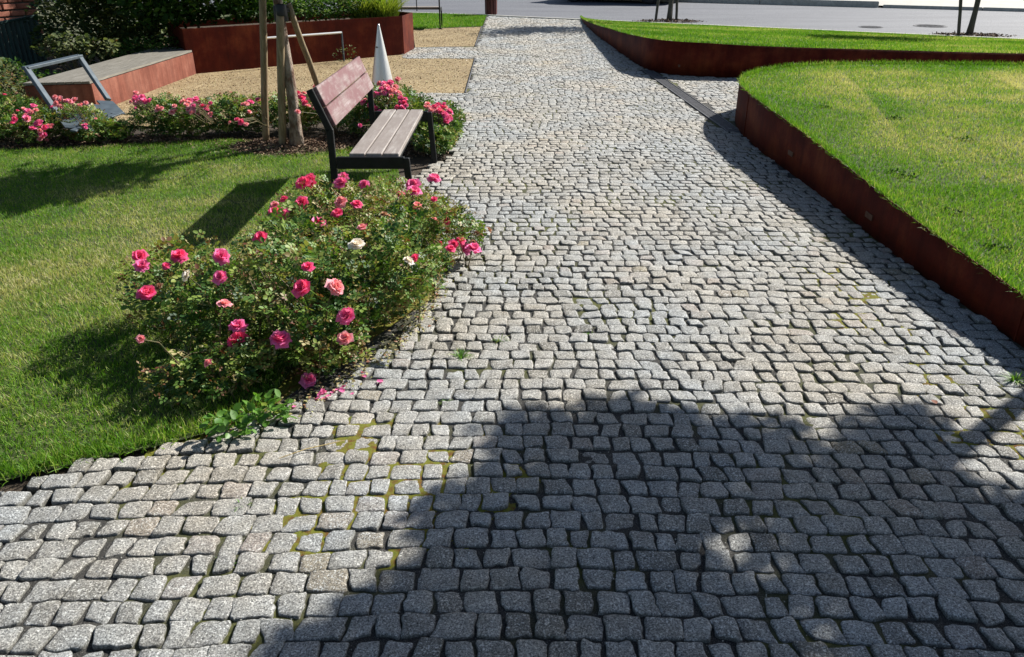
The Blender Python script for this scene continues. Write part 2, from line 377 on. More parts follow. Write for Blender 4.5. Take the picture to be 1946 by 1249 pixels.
# ------------------------------------------------------------ ground sheets
def sheet(name, poly, z, m, kind='structure', **k):
    mb = MB(); v = [(x, y, z) for x, y in poly]; mb.add(v, [tuple(range(len(v)))]); o = mb.build(name, m); tag(o, kind=kind, **k); return o
sheet('ground', [(-300, -300), (300, -300), (300, 400), (-300, 400)], -.06, M['far_ground'])
sheet('soil_bed', [(-9, .2), (.6, .2), (.6, 9.2), (-9, 9.2)], -.028, M['soil'])
sheet('soil_bed', [(-12, 9.2), (-1.6, 9.2), (-1.6, 15.1), (-12, 15.1)], -.030, M['soil'])
def grid_sheet(name, x0, x1, y0, y1, nx, ny, zf, m):
    X, Y = np.meshgrid(np.linspace(x0, x1, nx), np.linspace(y0, y1, ny)); Z = zf(X, Y)
    V = np.stack([X.ravel(), Y.ravel(), Z.ravel()], 1); i = np.arange(nx*ny).reshape(ny, nx)
    F = np.stack([i[:-1, :-1], i[:-1, 1:], i[1:, 1:], i[1:, :-1]], -1).reshape(-1, 4)
    return npmesh(name, V, F, m, smooth=True)
joint_poly = [(-2.6, .4), (9.0, .4), (9.0, 11.4), (2.2, 13), (2.2, 22.0), (-.67, 22.1), (-.67, 15), (-1.9, 14.9), (-1.9, 9.0), (-2.2, 8.7), (-.4, 8.4), (-.3, 4), (-1.4, 2.0), (-2.6, 1.8)]
o = sheet('path_joints', [(-2.7, .4), (9.0, .4), (9.0, 11.5), (2.4, 13), (2.4, 20.4), (-.66, 22.03), (-.66, 15), (-1.9, 14.9), (-1.9, 13.28), (-.56, 13.28), (-.56, 9.92), (-2.0, 9.0), (-.30, 8.0), (-.25, 4), (-1.2, 2.1), (-2.7, 1.7)], -.0105, M['joint'])
sheet('path_joints', [(-.50, 4.4), (2.4, 4.4), (2.4, 6.6), (9, 9.6), (9.0, 11.5), (2.4, 13), (2.4, 20.4), (-.66, 22.03), (-.66, 15), (-1.9, 14.9), (-1.9, 13.28), (-.56, 13.28), (-.56, 9.92), (-1.2, 9.3), (-.5, 8.4)], -.0064, M['joint'])
for nm, poly in (('gravel_area', gravel1), ('gravel_strip', gravel2)):
    sheet(nm, poly, -.006, M['gravel'])

# moss filling the joints in two patches
def mossz(X, Y):
    k = np.exp(-(((X+.42)/.42)**2+((Y-2.16)/.40)**2)) + .75*np.exp(-(((X-1.72)/.22)**2+((Y-3.6)/.9)**2))+.5*np.exp(-(((X-1.9)/.5)**2+((Y-2.4)/.35)**2))
    return -.020+.0125*np.clip(k*1.9*(fbm(X*7, Y*7, 3)*2.5-.50), 0, 1)+.002*vn(X*150, Y*150, 9)
o = grid_sheet('moss', -1.3, 2.05, 1.4, 4.8, 420, 420, mossz, M['moss']); tag(o, kind='stuff')

# ------------------------------------------------------------ granite setts
def setts():
    S = []                                # per stone: 4 corners
    rowp = .0855
    def excluded(x, y):
        if y > 22.0-.02: return True
        return False
    ys = np.arange(1.05, 22.1, rowp)
    left = np.array(LAWN_EDGE)
    allc = []
    for r, y in enumerate(ys):
        x = -2.2-rng.random()*.1
        wl = []
        xmax = 2.3 if (y < 8.2 or y > 12.2) else 8.5
        while x < xmax:
            wdt = rng.choice([.068, .077, .085, .093, .104, .120], p=[.12, .24, .26, .2, .12, .06])*(1+rng.normal()*.05)
            wl.append((x, x+wdt)); x += wdt
        h = rowp*(1+rng.normal()*.0)
        for a, b in wl: allc.append((a, b, y, y+h, r))
    A = np.array(allc); cx = (A[:, 0]+A[:, 1])/2; cy = (A[:, 2]+A[:, 3])/2
    def warp(x, y):
        return y-.018*(x-.1)**2*np.clip((6-y)/3, .3, 1)+.007*np.sin(x*2.2+y*1.1)+.004*np.sin(x*5.1-y*2.3)
    keep = ~inpoly(cx, cy, lawn_poly) & ~inpoly(cx, cy, nearbed_poly) & ~inpoly(cx, cy, gravel1) & ~inpoly(cx, cy, gravel2) & ~inpoly(cx, cy, backlawn)
    farpoly = [(p[0], p[1]) for p in FW]+[(14, 25), (1.9, 25)]
    keep &= ~inpoly(cx, cy, farpoly)
    rn = np.array([road_near(v) for v in cx]); keep &= cy < rn-.08
    keep &= ~((cx < -.62) & (cy > 14.8)); keep &= ~((cx < -1.82))|((cy < 2.35))
    keep &= ~((cy > 7.9) & (cy < 12.0) & (cx > dx0(cy)-.045) & (cx < dx0(cy)+.185))
    keep &= ~((cx < -.95) & (cy > 6.5) & (cy < 9.0))
    A = A[keep]; n = len(A)
    jf = 1; j = lambda s: rng.normal(size=n)*s*jf
    g = .0024
    g = np.where(A[:, 2] > 4.3, .0021, g); jf = np.where(A[:, 2] > 4.3, .72, 1)
    x0 = A[:, 0]+g; x1 = A[:, 1]-g; y0 = A[:, 2]+g*.7; y1 = A[:, 3]-g*.7
    sk = j(.004)
    C = np.stack([np.stack([x0+j(.0040)-sk, y0+j(.0032)], 1), np.stack([x1+j(.0040)-sk, y0+j(.0032)], 1),
                  np.stack([x1+j(.0040)+sk, y1+j(.0032)], 1), np.stack([x0+j(.0040)+sk, y1+j(.0032)], 1)], 1)
    small = rng.random(n) < .15
    cen = C.mean(1, keepdims=True); C = np.where(small[:, None, None], cen+(C-cen)*(.88+.1*rng.random(n))[:, None, None], C)
    for q in range(4):
        pull = np.where((rng.random(n) < .16) & (A[:, 2] < 7), .10+.16*rng.random(n), 0)[:, None]
        C[:, q] = C[:, q]*(1-pull)+cen[:, 0]*pull
    hh = j(.0026)*np.where(A[:, 2] > 7, .55, 1); tx = j(.035); ty = j(.035); tint = np.clip(rng.random(n)*.8+.5*(fbm((A[:, 0]+A[:, 1])*.9, (A[:, 2]+A[:, 3])*.7, 91)-.3), 0, 1)
    dome = .0008+.0022*rng.random(n)
    yc = (A[:, 2]+A[:, 3])/2
    out = []
    for lo, hi, T in ((0, 4.3, [-1, -.975, -.90, -.70, -.36, 0, .36, .70, .90, .975, 1]), (4.3, 9, [-1, -.965, -.8, -.3, .3, .8, .965, 1]), (9, 99, [-1, -.97, -.78, .78, .97, 1])):
        k = np.where((yc >= lo) & (yc < hi))[0]
        if not len(k): continue
        T = np.array(T); m_ = len(T); U, Vv = np.meshgrid(T, T); U = U.ravel(); Vv = Vv.ravel()
        d = np.maximum(np.abs(U), np.abs(Vv))
        # superellipse rounding of plan corners
        rr = (np.abs(U)**9+np.abs(Vv)**9)**(1/9); f = np.where(rr > 0, d/np.maximum(rr, 1e-6), 1); f = 1-(1-f)*.95
        u = U*f; v = Vv*f
        s = (u+1)/2; t = (v+1)/2
        Ck = C[k]
        P = (Ck[:, 0][:, None]*((1-s)*(1-t))[None, :, None]+Ck[:, 1][:, None]*(s*(1-t))[None, :, None]+Ck[:, 2][:, None]*(s*t)[None, :, None]+Ck[:, 3][:, None]*((1-s)*t)[None, :, None])
        X = P[..., 0]; Y = P[..., 1]
        # ragged outline
        ew = (d**6)[None]
        X = X+(vn(X*48, Y*48, 5)-.5)*.013*ew; Y = Y+(vn(X*48, Y*48, 6)-.5)*.013*ew
        Z = hh[k][:, None]+tx[k][:, None]*(X-X.mean(1, keepdims=True))+ty[k][:, None]*(Y-Y.mean(1, keepdims=True))
        Z = Z-dome[k][:, None]*(d**2)[None]
        Z = Z-np.where(d > .99, .024, np.where(d > .92, .0030 if lo < 1 else .0014, np.where(d > .85, .0007, 0)))[None]
        if m_ > 5: Z = Z+(vn(X*32, Y*32, 8)-.5)*.0045+(vn(X*80, Y*80, 9)-.5)*.0035
        Y = warp(X, Y)
        V = np.stack([X, Y, Z], -1).reshape(-1, 3)
        i = np.arange(m_*m_).reshape(m_, m_); F = np.stack([i[:-1, :-1], i[:-1, 1:], i[1:, 1:], i[1:, :-1]], -1).reshape(-1, 4)
        F = (F[None]+(np.arange(len(k))*m_*m_)[:, None, None]).reshape(-1, 4)
        out.append((V, F, np.repeat(tint[k], m_*m_), np.tile(np.where(d > .99, 1., np.where(d > .95, .72, np.where(d > .8, .45, .2))), len(k))))
    V, F = join([(a, [b]) for a, b, _, _ in out])
    o = npmesh('path', V, F, M['granite'], smooth=True, tint=np.concatenate([a[2] for a in out]), edge=np.concatenate([a[3] for a in out]))
    tag(o, kind='structure')
def dx0(y): return 1.93+(11.02-y)*.045
setts()

# steel and concrete edgings between paving and gravel
def edging(name, pts, w_, z0, z1, m, label, grp=None):
    mb = MB()
    for a, b in zip(pts[:-1], pts[1:]):
        zm = (z0+z1)/2; mb.bar((a[0], a[1], zm), (b[0], b[1], zm), w_, z1-z0)
    tag(mb.build(name, m), label, 'edging', grp)
edging('steel_edging', [(-.568, 9.93), (-.59, 13.25)], .012, -.03, .012, M['drain'], 'thin rusty strip edging between the tan gravel rectangle and the cobbled path')
edging('steel_edging', [(-.662, 15.0), (-.675, 18.9)], .012, -.03, .012, M['drain'], 'thin strip edging between the far gravel strip and the cobbled path')
edging('concrete_kerb', [(x, road_near(x)) for x in (-9, -5, -.67)]+[(x, road_near(x)) for x in (1.7, 5, 9, 16)], .12, -.05, .02, M['concrete'], 'pale flush concrete kerb line along the near side of the road')

# drain channel
dr = empty('drain_channel', (1.93, 11.02, 0)); tag(dr, 'dark narrow slotted drain channel across the cobbles beside the lawn beds', 'drain')
dirv = Vector((.045, -1, 0)).normalized()
nseg = 8; A0 = Vector((1.955, 11.95, -.004))
mb = MB()
for s_ in (-1, 1):
    n_ = Vector((1, .045, 0))*(s_*.068)
    mb.bar(A0+n_, A0+n_+dirv*4.3, .012, .02)
mb.build('frame', M['drain'], dr, world=True)
mb = MB().bar(A0+Vector((0, 0, -.016)), A0+dirv*4.3+Vector((0, 0, -.016)), .12, .01); mb.build('channel_bed', M['rubber'], dr, world=True)
for i in range(8):
    mb = MB(); s0 = A0+dirv*(i*.5375+.004)
    for k in range(34):
        q = s0+dirv*(.008+k*.0157); n_ = Vector((1, .045, 0))*.058
        mb.bar(q-n_, q+n_, .008, .010)
    for x_ in (-.055, 0, .055):
        mb.bar(s0+Vector((x_, 0, -.001)), s0+dirv*.53+Vector((x_, 0, -.001)), .009, .010)
    mb.build('grate', M['drain'], dr, world=True)

# ------------------------------------------------------------ road, far pavement
sheet('road', [(-60, road_near(-60)), (-.67, road_near(-.67)), (40, road_near(40)), (40, road_far(40)), (-60, road_far(-60))], -.03, M['asphalt'])
mb = MB(); mb.add([(-60, road_far(-60), .03), (40, road_far(40), .03), (60, 70, .03), (-60, 90, .03)], [(0, 1, 2, 3)]); tag(mb.build('pavement', M['paving']), kind='structure')
mb = MB()
def kerbline(x0, x1, h):
    n = 8
    for i in range(n):
        a = x0+(x1-x0)*i/n; b = x0+(x1-x0)*(i+1)/n-.012
        mb.bar((a, road_far(a), h/2-.03), (b, road_far(b), h/2-.03), .14, h+.05)
kerbline(-14, 11.0, .15)
tag(mb.build('raised_kerb', M['concrete']), 'raised grey kerb with shaded face on the far side of the road', 'kerb')
mb = MB(); kerbline(11.1, 30, .065); tag(mb.build('dropped_kerb', M['concrete']), 'low dropped kerb on the far side of the road at the right', 'kerb')
for i, (px_, py_) in enumerate(((1655, 51), (1768, 49))):
    x, y = G(px_, py_, -.02); e = empty('manhole_cover', (x, y, -.028))
    tag(e, ('smaller round iron manhole cover in the road, left of the other one', 'larger round iron manhole cover in the road, nearer the right hand tree')[i], 'manhole cover', 'manhole covers in the road')
    r_ = (.26, .36)[i]
    MB().lathe([(r_, 0), (r_, .008), (r_*.9, .008), (r_*.9, .003)], 32).build('frame', M['drain'], e)
    q = MB().lathe([(r_*.88, -.001), (r_*.88, .004), (0.001, .004)], 32)
    for k in range(7):
        y_ = (k-3)*r_*.22; hw = math.sqrt(max(.01, (r_*.8)**2-y_*y_)); q.bar((-hw, y_, .006), (hw, y_, .006), .02, .006)
    q.build('lid', M['drain'], e)

# ------------------------------------------------------------ corten bed walls and their turf
def wall_mesh(P, top, th, z0=-.04):
    P = np.array(P)[:, :2]; T = np.gradient(P, axis=0); T /= np.linalg.norm(T, axis=1, keepdims=True)
    Nn = np.stack([T[:, 1], -T[:, 0]], 1); Q = P+Nn*th; n = len(P)
    V = np.concatenate([np.c_[P, np.full(n, z0)], np.c_[P, top], np.c_[Q, top], np.c_[Q, np.full(n, z0)]])
    i = np.arange(n-1); F = []
    for k in range(4):
        a = k*n; b = ((k+1) % 4)*n; F.append(np.stack([i+a, i+1+a, i+1+b, i+b], 1))
    F = np.concatenate(F); F = np.concatenate([F, [[0, n, 2*n, 3*n], [n-1, 4*n-1, 3*n-1, 2*n-1]]])
    return V, F
def npt(name, V, F, m, parent=None, **k): return npmesh(name, V, F, m, parent, **k)
ntop = wall_h(NW[:, 1])
we = empty('steel_bed_wall', (2.15, 6.8, 0)); tag(we, 'rust red steel retaining wall curving round the large near lawn bed on the right', 'retaining wall')
V, F = wall_mesh(NW, ntop, .008); npt('wall_plate', V, F, M['corten_shaded'], we)
we2 = empty('steel_bed_wall', (2.1, 11.6, 0)); tag(we2, 'rust red steel retaining wall rising from the path tip round the far lawn bed', 'retaining wall')
V, F = wall_mesh(FW, FW[:, 2], .008); npt('wall_plate', V, F, M['corten_shaded'], we2)
def seam(par, P, top, idx):              # welded plate joints
    for i in idx:
        p = P[i]; d = (P[i+1]-P[i])[:2]; d /= np.linalg.norm(d); n_ = np.array([-d[1], d[0]])
        MB().bar((p[0]+n_[0]*.002, p[1]+n_[1]*.002, -.02), (p[0]+n_[0]*.002, p[1]+n_[1]*.002, top[i]-.01), .010, .006, up=(n_[0], n_[1], 0)).build('weld_seam', M['corten_shaded'], par, world=True)
def cover(par, px_, py_, P, z):
    x, y = G(px_, py_, z); k = int(np.argmin((P[:, 0]-x)**2+(P[:, 1]-y)**2)); k = min(k, len(P)-2)
    p = P[k]; d = (P[k+1]-P[k])[:2]; d /= np.linalg.norm(d); n_ = np.array([-d[1], d[0]])
    a = p[:2]+n_*.004
    MB().bar((a[0]-d[0]*.05, a[1]-d[1]*.05, z), (a[0]+d[0]*.05, a[1]+d[1]*.05, z), .008, .035).build('light_cover', M['rustplate'], par, world=True)
seam(we, NW, ntop, [24, 58]); seam(we2, FW, FW[:, 2], [40, 50, 66])
cover(we, 1495, 288, NW, .14); cover(we, 1682, 414, NW, .10); cover(we2, 1308, 124, FW, .12)

# blades of grass
BT = np.array([[-.5, 0, 0], [.5, 0, 0], [-.38, .55, .10], [.38, .55, .10], [0, 1, .32]]); BF = [np.array([[0, 1, 3, 2]]), np.array([[2, 3, 4]])]
BT1 = np.array([[-.5, 0, 0], [.5, 0, 0], [0, 1, .15]]); BF1 = [np.array([[0, 1, 2]])]
def blades(P, h, wdt, lean=.55, simple=False):
    N = len(P); a = rng.random(N)*2*math.pi; l = np.abs(rng.normal(size=N))*lean
    d = np.stack([np.cos(a)*l, np.sin(a)*l, np.ones(N)], 1)
    Mx = frames(N, d, rng.random(N)*2*math.pi)
    hh = h*(.55+.7*rng.random(N)); S = np.stack([np.full(N, wdt)*(.7+.6*rng.random(N)), hh, hh], 1)
    T, F = (BT1, BF1) if simple else (BT, BF)
    V, FF = inst(T, F, P, Mx, S); return V, FF, len(T)
def turf(name, chunks, label_tint, m=None):
    parts = []; tints = []
    for P, h, wd, lean, simple in chunks:
        V, FF, k = blades(P, h, wd, lean, simple); parts.append((V, FF)); t = label_tint(P[:, 0], P[:, 1])
        t = np.clip(t+rng.normal(size=len(P))*.17, 0, 1); tints.append(np.repeat(t, k))
    V, F = join(parts); o = npmesh(name, V, F, m or M['grass'], tint=np.concatenate(tints)); tag(o, kind='stuff'); return o

# left lawn
lx, ly = [], []
def scatter(x0, x1, y0, y1, dens):
    n = int((x1-x0)*(y1-y0)*dens); return x0+rng.random(n)*(x1-x0), y0+rng.random(n)*(y1-y0)
turfpoly = [(-2.6, 1.93), (-1.72, 2.15), (-1.5, 2.26), (-1.27, 2.36), (-1.10, 2.46), (-.95, 2.75), (-.9, 3.3), (-.9, 3.9), (-.8, 4.5), (-.72, 5.05), (-.78, 5.5), (-.85, 5.95), (-.95, 6.4), (-1.4, 7.0), (-1.6, 7.05), (-2.6, 7.35), (-4.05, 7.0), (-6.5, 6.6), (-6.5, 1.2)]
def treering(x, y): return ((x+2.02)/.52)**2+((y-7.06)/.33)**2 > 1+.5*(vn(x*7, y*7, 2)-.5)
x, y = scatter(-5.2, -.6, 1.5, 4.4, 15000); k = inpoly(x, y, turfpoly) & (x > -.9*y-.25-.35); P1 = np.stack([x[k], y[k], np.full(k.sum(), -.006)], 1)
x, y = scatter(-6.2, -.6, 4.4, 7.4, 9000); k = inpoly(x, y, turfpoly) & treering(x, y) & (x > -.78*y-.6); P2 = np.stack([x[k], y[k], np.full(k.sum(), -.006)], 1)
def tint_left(x, y):
    t = .52+.50*(fbm(x*1.3, y*1.6, 11)-.45)+.5*(fbm(x*5, y*6, 12)-.45)
    t = t+.28*np.exp(-((x+1.9)**2/.5+(y-4.3)**2/1.5))+.25*np.exp(-((x+2.75)**2/.08+(y-3.3)**2/1.2))
    return t-.12*np.exp(-((y-6.9)**2/.1))
gs = sheet('lawn', turfpoly, -.008, M['turfsoil'])
turf('lawn_grass', [(P1, .029, .0030, .9, False), (P2, .028, .0042, .9, True)], tint_left)
# fringe of longer grass along the cobble edge
fr = []
E_ = resample([p for p in LAWN_EDGE[:9]], .02)
n = 4200; i = rng.integers(0, len(E_), n); fx = E_[i, 0]+rng.normal(size=n)*.035-.03; fy = E_[i, 1]+rng.normal(size=n)*.03+.02
k = fx < -.95; P = np.stack([fx[k], fy[k], np.full(k.sum(), -.01)], 1)
turf('edge_grass', [(P, .05, .0036, 1.0, False)], lambda x, y: .3+.3*vn(x*5, y*5, 3))

# near right bed turf
top_poly = [tuple(p) for p in NW]+[(12.5, .3)]
def nz(x, y): return wall_h(y)-.016
kW = int(np.argmax(NW[:, 1] > 8.9)); WL = NW[:kW]
V = np.concatenate([np.c_[WL[:, 0]+.004, WL[:, 1], nz(0, WL[:, 1])], np.c_[np.full(kW, 12.5), WL[:, 1], nz(0, WL[:, 1])]]); i = np.arange(kW-1)
F = [np.stack([i, i+kW, i+kW+1, i+1], 1)]
cap = [(p[0], p[1]-.004) for p in NW[kW-1:]]; nV = len(V); V = np.concatenate([V, [(a_, b_, .369) for a_, b_ in cap]])
F.append(np.array([[kW-1, 2*kW-1]+[nV+len(cap)-1-q for q in range(len(cap))]]))
tag(npmesh('raised_lawn', V, F, M['turfsoil']), kind='structure')
chunks = []
for (x0, x1, y0, y1, dens, h, wd, simple) in ((1.9, 4.8, 2.0, 4.8, 14000, .029, .0034, False), (1.9, 6.8, 4.8, 7.0, 9000, .029, .0043, True), (1.9, 9.5, 7.0, 10, 5200, .031, .0058, True)):
    x, y = scatter(x0, x1, y0, y1, dens); k = inpoly(x, y, top_poly) & (x < .80*y+.95)
    chunks.append((np.stack([x[k], y[k], nz(x[k], y[k])], 1), h, wd, .8, simple))
# edge overhang
n = 14000; s = rng.random(n)*(len(NW)-2); i = s.astype(int); f = (s-i)[:, None]; e = NW[i]*(1-f)+NW[i+1]*f
tn = NW[i+1]-NW[i]; tn /= np.linalg.norm(tn, axis=1, keepdims=True); nn = np.stack([tn[:, 1], -tn[:, 0]], 1)
e = e+nn*np.abs(rng.normal(size=(n, 1)))*.02+nn*.008; kk = e[:, 0] < 9
chunks.append((np.c_[e[kk], nz(0, e[kk, 1])+.004], .055, .0042, 1.3, False))
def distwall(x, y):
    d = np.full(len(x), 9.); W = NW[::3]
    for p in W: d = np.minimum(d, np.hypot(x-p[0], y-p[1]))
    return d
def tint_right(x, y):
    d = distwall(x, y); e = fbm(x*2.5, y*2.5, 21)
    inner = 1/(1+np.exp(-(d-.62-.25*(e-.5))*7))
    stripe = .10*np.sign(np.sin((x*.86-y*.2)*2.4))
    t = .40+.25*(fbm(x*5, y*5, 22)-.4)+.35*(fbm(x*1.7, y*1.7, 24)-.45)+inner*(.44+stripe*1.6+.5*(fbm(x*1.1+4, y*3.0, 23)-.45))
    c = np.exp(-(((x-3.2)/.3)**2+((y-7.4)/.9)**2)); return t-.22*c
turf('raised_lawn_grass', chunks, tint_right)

# far bed turf: ruled between the wall top and the kerb
FWx = FW[::2]; RN = np.array([[p[0]*1.0+.0+(.25 if j > 8 else 0), 0, 0] for j, p in enumerate(FWx)])
fb0 = []; fb1 = []
npts = len(FWx)
for j, p in enumerate(FWx):
    t = j/(npts-1); xr = 1.76+(15.5-1.76)*t**1.15; fb0.append((p[0]+.004, p[1], p[2]-.012)); fb1.append((xr, road_near(xr)-.075, .0))
fb0 = np.array(fb0); fb1 = np.array(fb1)
V = np.concatenate([fb0, fb1]); i = np.arange(npts-1); F = np.stack([i, i+npts, i+1+npts, i+1], 1)
o = npmesh('far_lawn', V, F, M['turfsoil'], smooth=True); tag(o, kind='structure')
def far_z(x, y):                          # height of that lawn at a point
    best = 0; bd = 1e9
    for j in range(npts-1):
        for t in np.linspace(0, 1, 25):
            q = fb0[j]*(1-t)+fb1[j]*t; d = (q[0]-x)**2+(q[1]-y)**2
            if d < bd: bd = d; best = q[2]
    return float(best)
n = 175000
j = rng.integers(0, npts-1, n*2); area = np.linalg.norm(fb0[j+1]-fb0[j], axis=1)+np.linalg.norm(fb1[j+1]-fb1[j], axis=1)
ln = np.linalg.norm(fb1[j]-fb0[j], axis=1); pr = area*ln; j = rng.choice(j, n, p=pr/pr.sum()); s = rng.random((n, 1)); t = rng.random((n, 1))
a = fb0[j]*(1-s)+fb0[j+1]*s; b = fb1[j]*(1-s)+fb1[j+1]*s; P = a*(1-t)+b*t
P = P[P[:, 0] < 11.5]
def tint_far(x, y): return .50+.75*(fbm(x*.9, y*1.5, 31)-.45)+.25*(fbm(x*4, y*4, 32)-.45)-.2*np.exp(-((x-2.3)**2/.6+(y-13)**2/6))
n = 9000; j2 = rng.integers(0, npts-1, n); s2 = rng.random((n, 1)); Pe = fb0[j2]*(1-s2)+fb0[j2+1]*s2; Pe[:, 1] += .01+np.abs(rng.normal(size=n))*.03; Pe = Pe[Pe[:, 0] < 11]
turf('far_lawn_grass', [(P, .034, .0105, .8, True), (Pe, .05, .009, 1, True)], tint_far)

# lawn behind the gravel
sheet('back_lawn', backlawn, .0, M['turfsoil'])
x, y = scatter(-6, -.65, 17.8, 22.6, 2600); k = inpoly(x, y, backlawn); P = np.stack([x[k], y[k], np.zeros(k.sum())], 1)
turf('back_lawn_grass', [(P, .05, .011, .8, True)], lambda x, y: .38+.3*(fbm(x*2, y*2, 41)-.4))

# ------------------------------------------------------------ foliage clouds
LT = np.array([[0, 0, 0], [-.32, .3, .06], [.32, .3, .06], [-.30, .68, .05], [.30, .68, .05], [0, 1, -.05], [0, .33, -.02], [0, .7, -.03]])
LF = [np.array([[0, 6, 1], [0, 2, 6], [3, 7, 5], [7, 4, 5]]), np.array([[1, 6, 7, 3], [6, 2, 4, 7]])]
LT2 = np.array([[0, 0, 0], [-.30, .5, .07], [.30, .5, .07], [0, 1, -.03]]); LF2 = [np.array([[0, 2, 1], [1, 2, 3]])]
def unit(n):
    v = rng.normal(size=(n, 3)); return v/np.linalg.norm(v, axis=1, keepdims=True)
def blobpts(blobs, n, inner=.35, zmin=.01, noise_s=6, cut=.30):
    B = np.array(blobs, float); vol = B[:, 3]*B[:, 4]+B[:, 4]*B[:, 5]; k = rng.choice(len(B), n*2, p=vol/vol.sum())
    u = unit(n*2); r = inner+(1-inner)*rng.random((n*2, 1))**.6
    P = B[k, :3]+u*B[k, 3:6]*r; Nn = u
    fld = .5*vn(P[:, 0]*noise_s, P[:, 2]*noise_s+P[:, 1]*noise_s*.7, 51)+.5*vn(P[:, 1]*noise_s, P[:, 2]*noise_s-P[:, 0]*noise_s*.7, 52)
    P = P+u*((fld-.5)*.35)[:, None]*B[k, 3:6].min(1, keepdims=True)
    ok = (fld > cut) & (P[:, 2] > zmin)
    return P[ok][:n], Nn[ok][:n]
SPR = [((0, 0, 0), (0, 1, .1), 1.0), ((-.12, -.35, 0), (-.9, .45, 0), .85), ((.12, -.35, 0), (.9, .45, 0), .85), ((-.1, -.85, 0), (-.95, .25, 0), .7), ((.1, -.85, 0), (.95, .25, 0), .7)]
def leafcloud(name, blobs, n, size, m, parent=None, inner=.35, tbase=.35, tvar=.22, zmin=.01, compound=False, up=.55, cut=.30, simple=False, noise_s=6, tfun=None, extra=None):
    P, Nn = blobpts(blobs, n, inner, zmin, noise_s, cut); n = len(P)
    d = Nn*.7+unit(n)*.7; d[:, 2] = d[:, 2]*.5+.05
    roll = rng.normal(size=n)*.6
    Mx = frames(n, d, roll); S = size*(.65+.7*rng.random(n))
    tl = tbase+tvar*rng.normal(size=n)+.35*(vn(P[:, 0]*4, P[:, 1]*4+P[:, 2]*5, 61)-.5)
    if tfun is not None: tl = tfun(P, tl)
    T, F = (LT2, LF2) if simple else (LT, LF)
    if compound:
        parts = []; tt = []
        for o_, dr_, sc in SPR:
            oo = P+np.einsum('nij,j->ni', Mx, np.array(o_)*1.0)*S[:, None]
            d2 = np.einsum('nij,j->ni', Mx, np.array(dr_, float)); zz = Mx[:, :, 2]
            d2 = d2/np.linalg.norm(d2, axis=1, keepdims=True); x2 = np.cross(d2, zz); M2 = np.stack([x2, d2, zz], 2)
            parts.append(inst(T, F, oo, M2, S*sc)); tt.append(np.repeat(tl+rng.normal(size=n)*.05, len(T)))
        V, FF = join(parts); tint = np.concatenate(tt)
    else:
        V, FF = inst(T, F, P, Mx, S); tint = np.repeat(tl, len(T))
    if extra is not None:
        V, FF = join([(V, FF), extra[:2]]); tint = np.concatenate([tint, extra[2]])
    V[:, 2] = np.maximum(V[:, 2], zmin*.3)
    return npmesh(name, V, FF, m, parent, tint=np.clip(tint, 0, 1))
def canes(blobs, parent, n, r=.0035, base=None):
    mb = MB()
    for k in range(n):
        b = blobs[k % len(blobs)]; u = unit(1)[0]
        e = Vector((b[0]+u[0]*b[3]*.8, b[1]+u[1]*b[4]*.8, max(.05, b[2]+abs(u[2])*b[5]*.75)))
        s_ = Vector((b[0]+random.gauss(0, .07), b[1]+random.gauss(0, .07), -.02))
        mid = (s_+e)/2+Vector((random.gauss(0, .04), random.gauss(0, .04), .06))
        mb.tube([s_, s_*.4+mid*.6, mid, mid*.5+e*.5+Vector((0, 0, .02)), e], [r, r*.9, r*.8, r*.6, r*.4], 5, False)
    return mb.build('cane', M['stem'], parent, world=True) if False else mb.build('stems', M['stem'], parent, world=True)

# rose bloom: cupped petals in whorls
def bloom_mesh(nm, seed, openness=1.):
    r_ = np.random.default_rng(seed); V = []; F = []; T = []
    gu = 5; gv = 4
    for whorl, (cnt, ln, tilt, cup) in enumerate(((7, .5, 74*openness, .10), (7, .47, 54*openness, .16), (6, .40, 36*openness, .2), (4, .28, 16*openness, .22), (4, .19, 6, .2))):
        for c in range(cnt):
            az = 2*math.pi*(c+.37*whorl)/cnt+r_.normal()*.18; tl = math.radians(tilt+r_.normal()*7); L_ = ln*(1+r_.normal()*.1); tt = r_.random()*.6+.08*whorl
            n0 = len(V)
            for a in range(gv):
                s = a/(gv-1)
                for b in range(gu):
                    u = (b/(gu-1)-.5)*2
                    wd = L_*.62*(math.sin(min(1, s*1.15+.12)*math.pi*.62)); edge = -(abs(u)**2.2)*.13*L_*(s > .6)
                    rad = L_*s; x = u*wd; out = rad*math.sin(tl)+.03; z = rad*math.cos(tl)+cup*L_*(u*u)*.6 + (s**3)*L_*(-.18 if whorl < 2 else .05)+edge+r_.normal()*.014+.035*L_*math.sin(u*7+c*2)*s*2
                    out -= cup*(u*u)*L_*.5*math.cos(tl)
                    V.append((math.cos(az)*out-math.sin(az)*x, math.sin(az)*out+math.cos(az)*x, z)); T.append(min(1, tt*.6+s*.55))
            for a in range(gv-1):
                for b in range(gu-1):
                    i0 = n0+a*gu+b; F.append((i0, i0+1, i0+gu+1, i0+gu))
    me = bpy.data.meshes.new(nm); me.from_pydata(V, [], F)
    for p in me.polygons: p.use_smooth = True
    at = me.attributes.new('tint', 'FLOAT', 'POINT'); at.data.foreach_set('value', np.array(T, np.float32)); me.update(); return me
BLOOM = {}
for nm in ('pink', 'coral', 'rosy', 'white', 'faded'):
    BLOOM[nm] = []
    for s_ in range(3):
        me = bloom_mesh('bloom_'+nm, 10+s_, (1, .9, 1.1)[s_]); me.materials.append(M[nm]); BLOOM[nm].append(me)
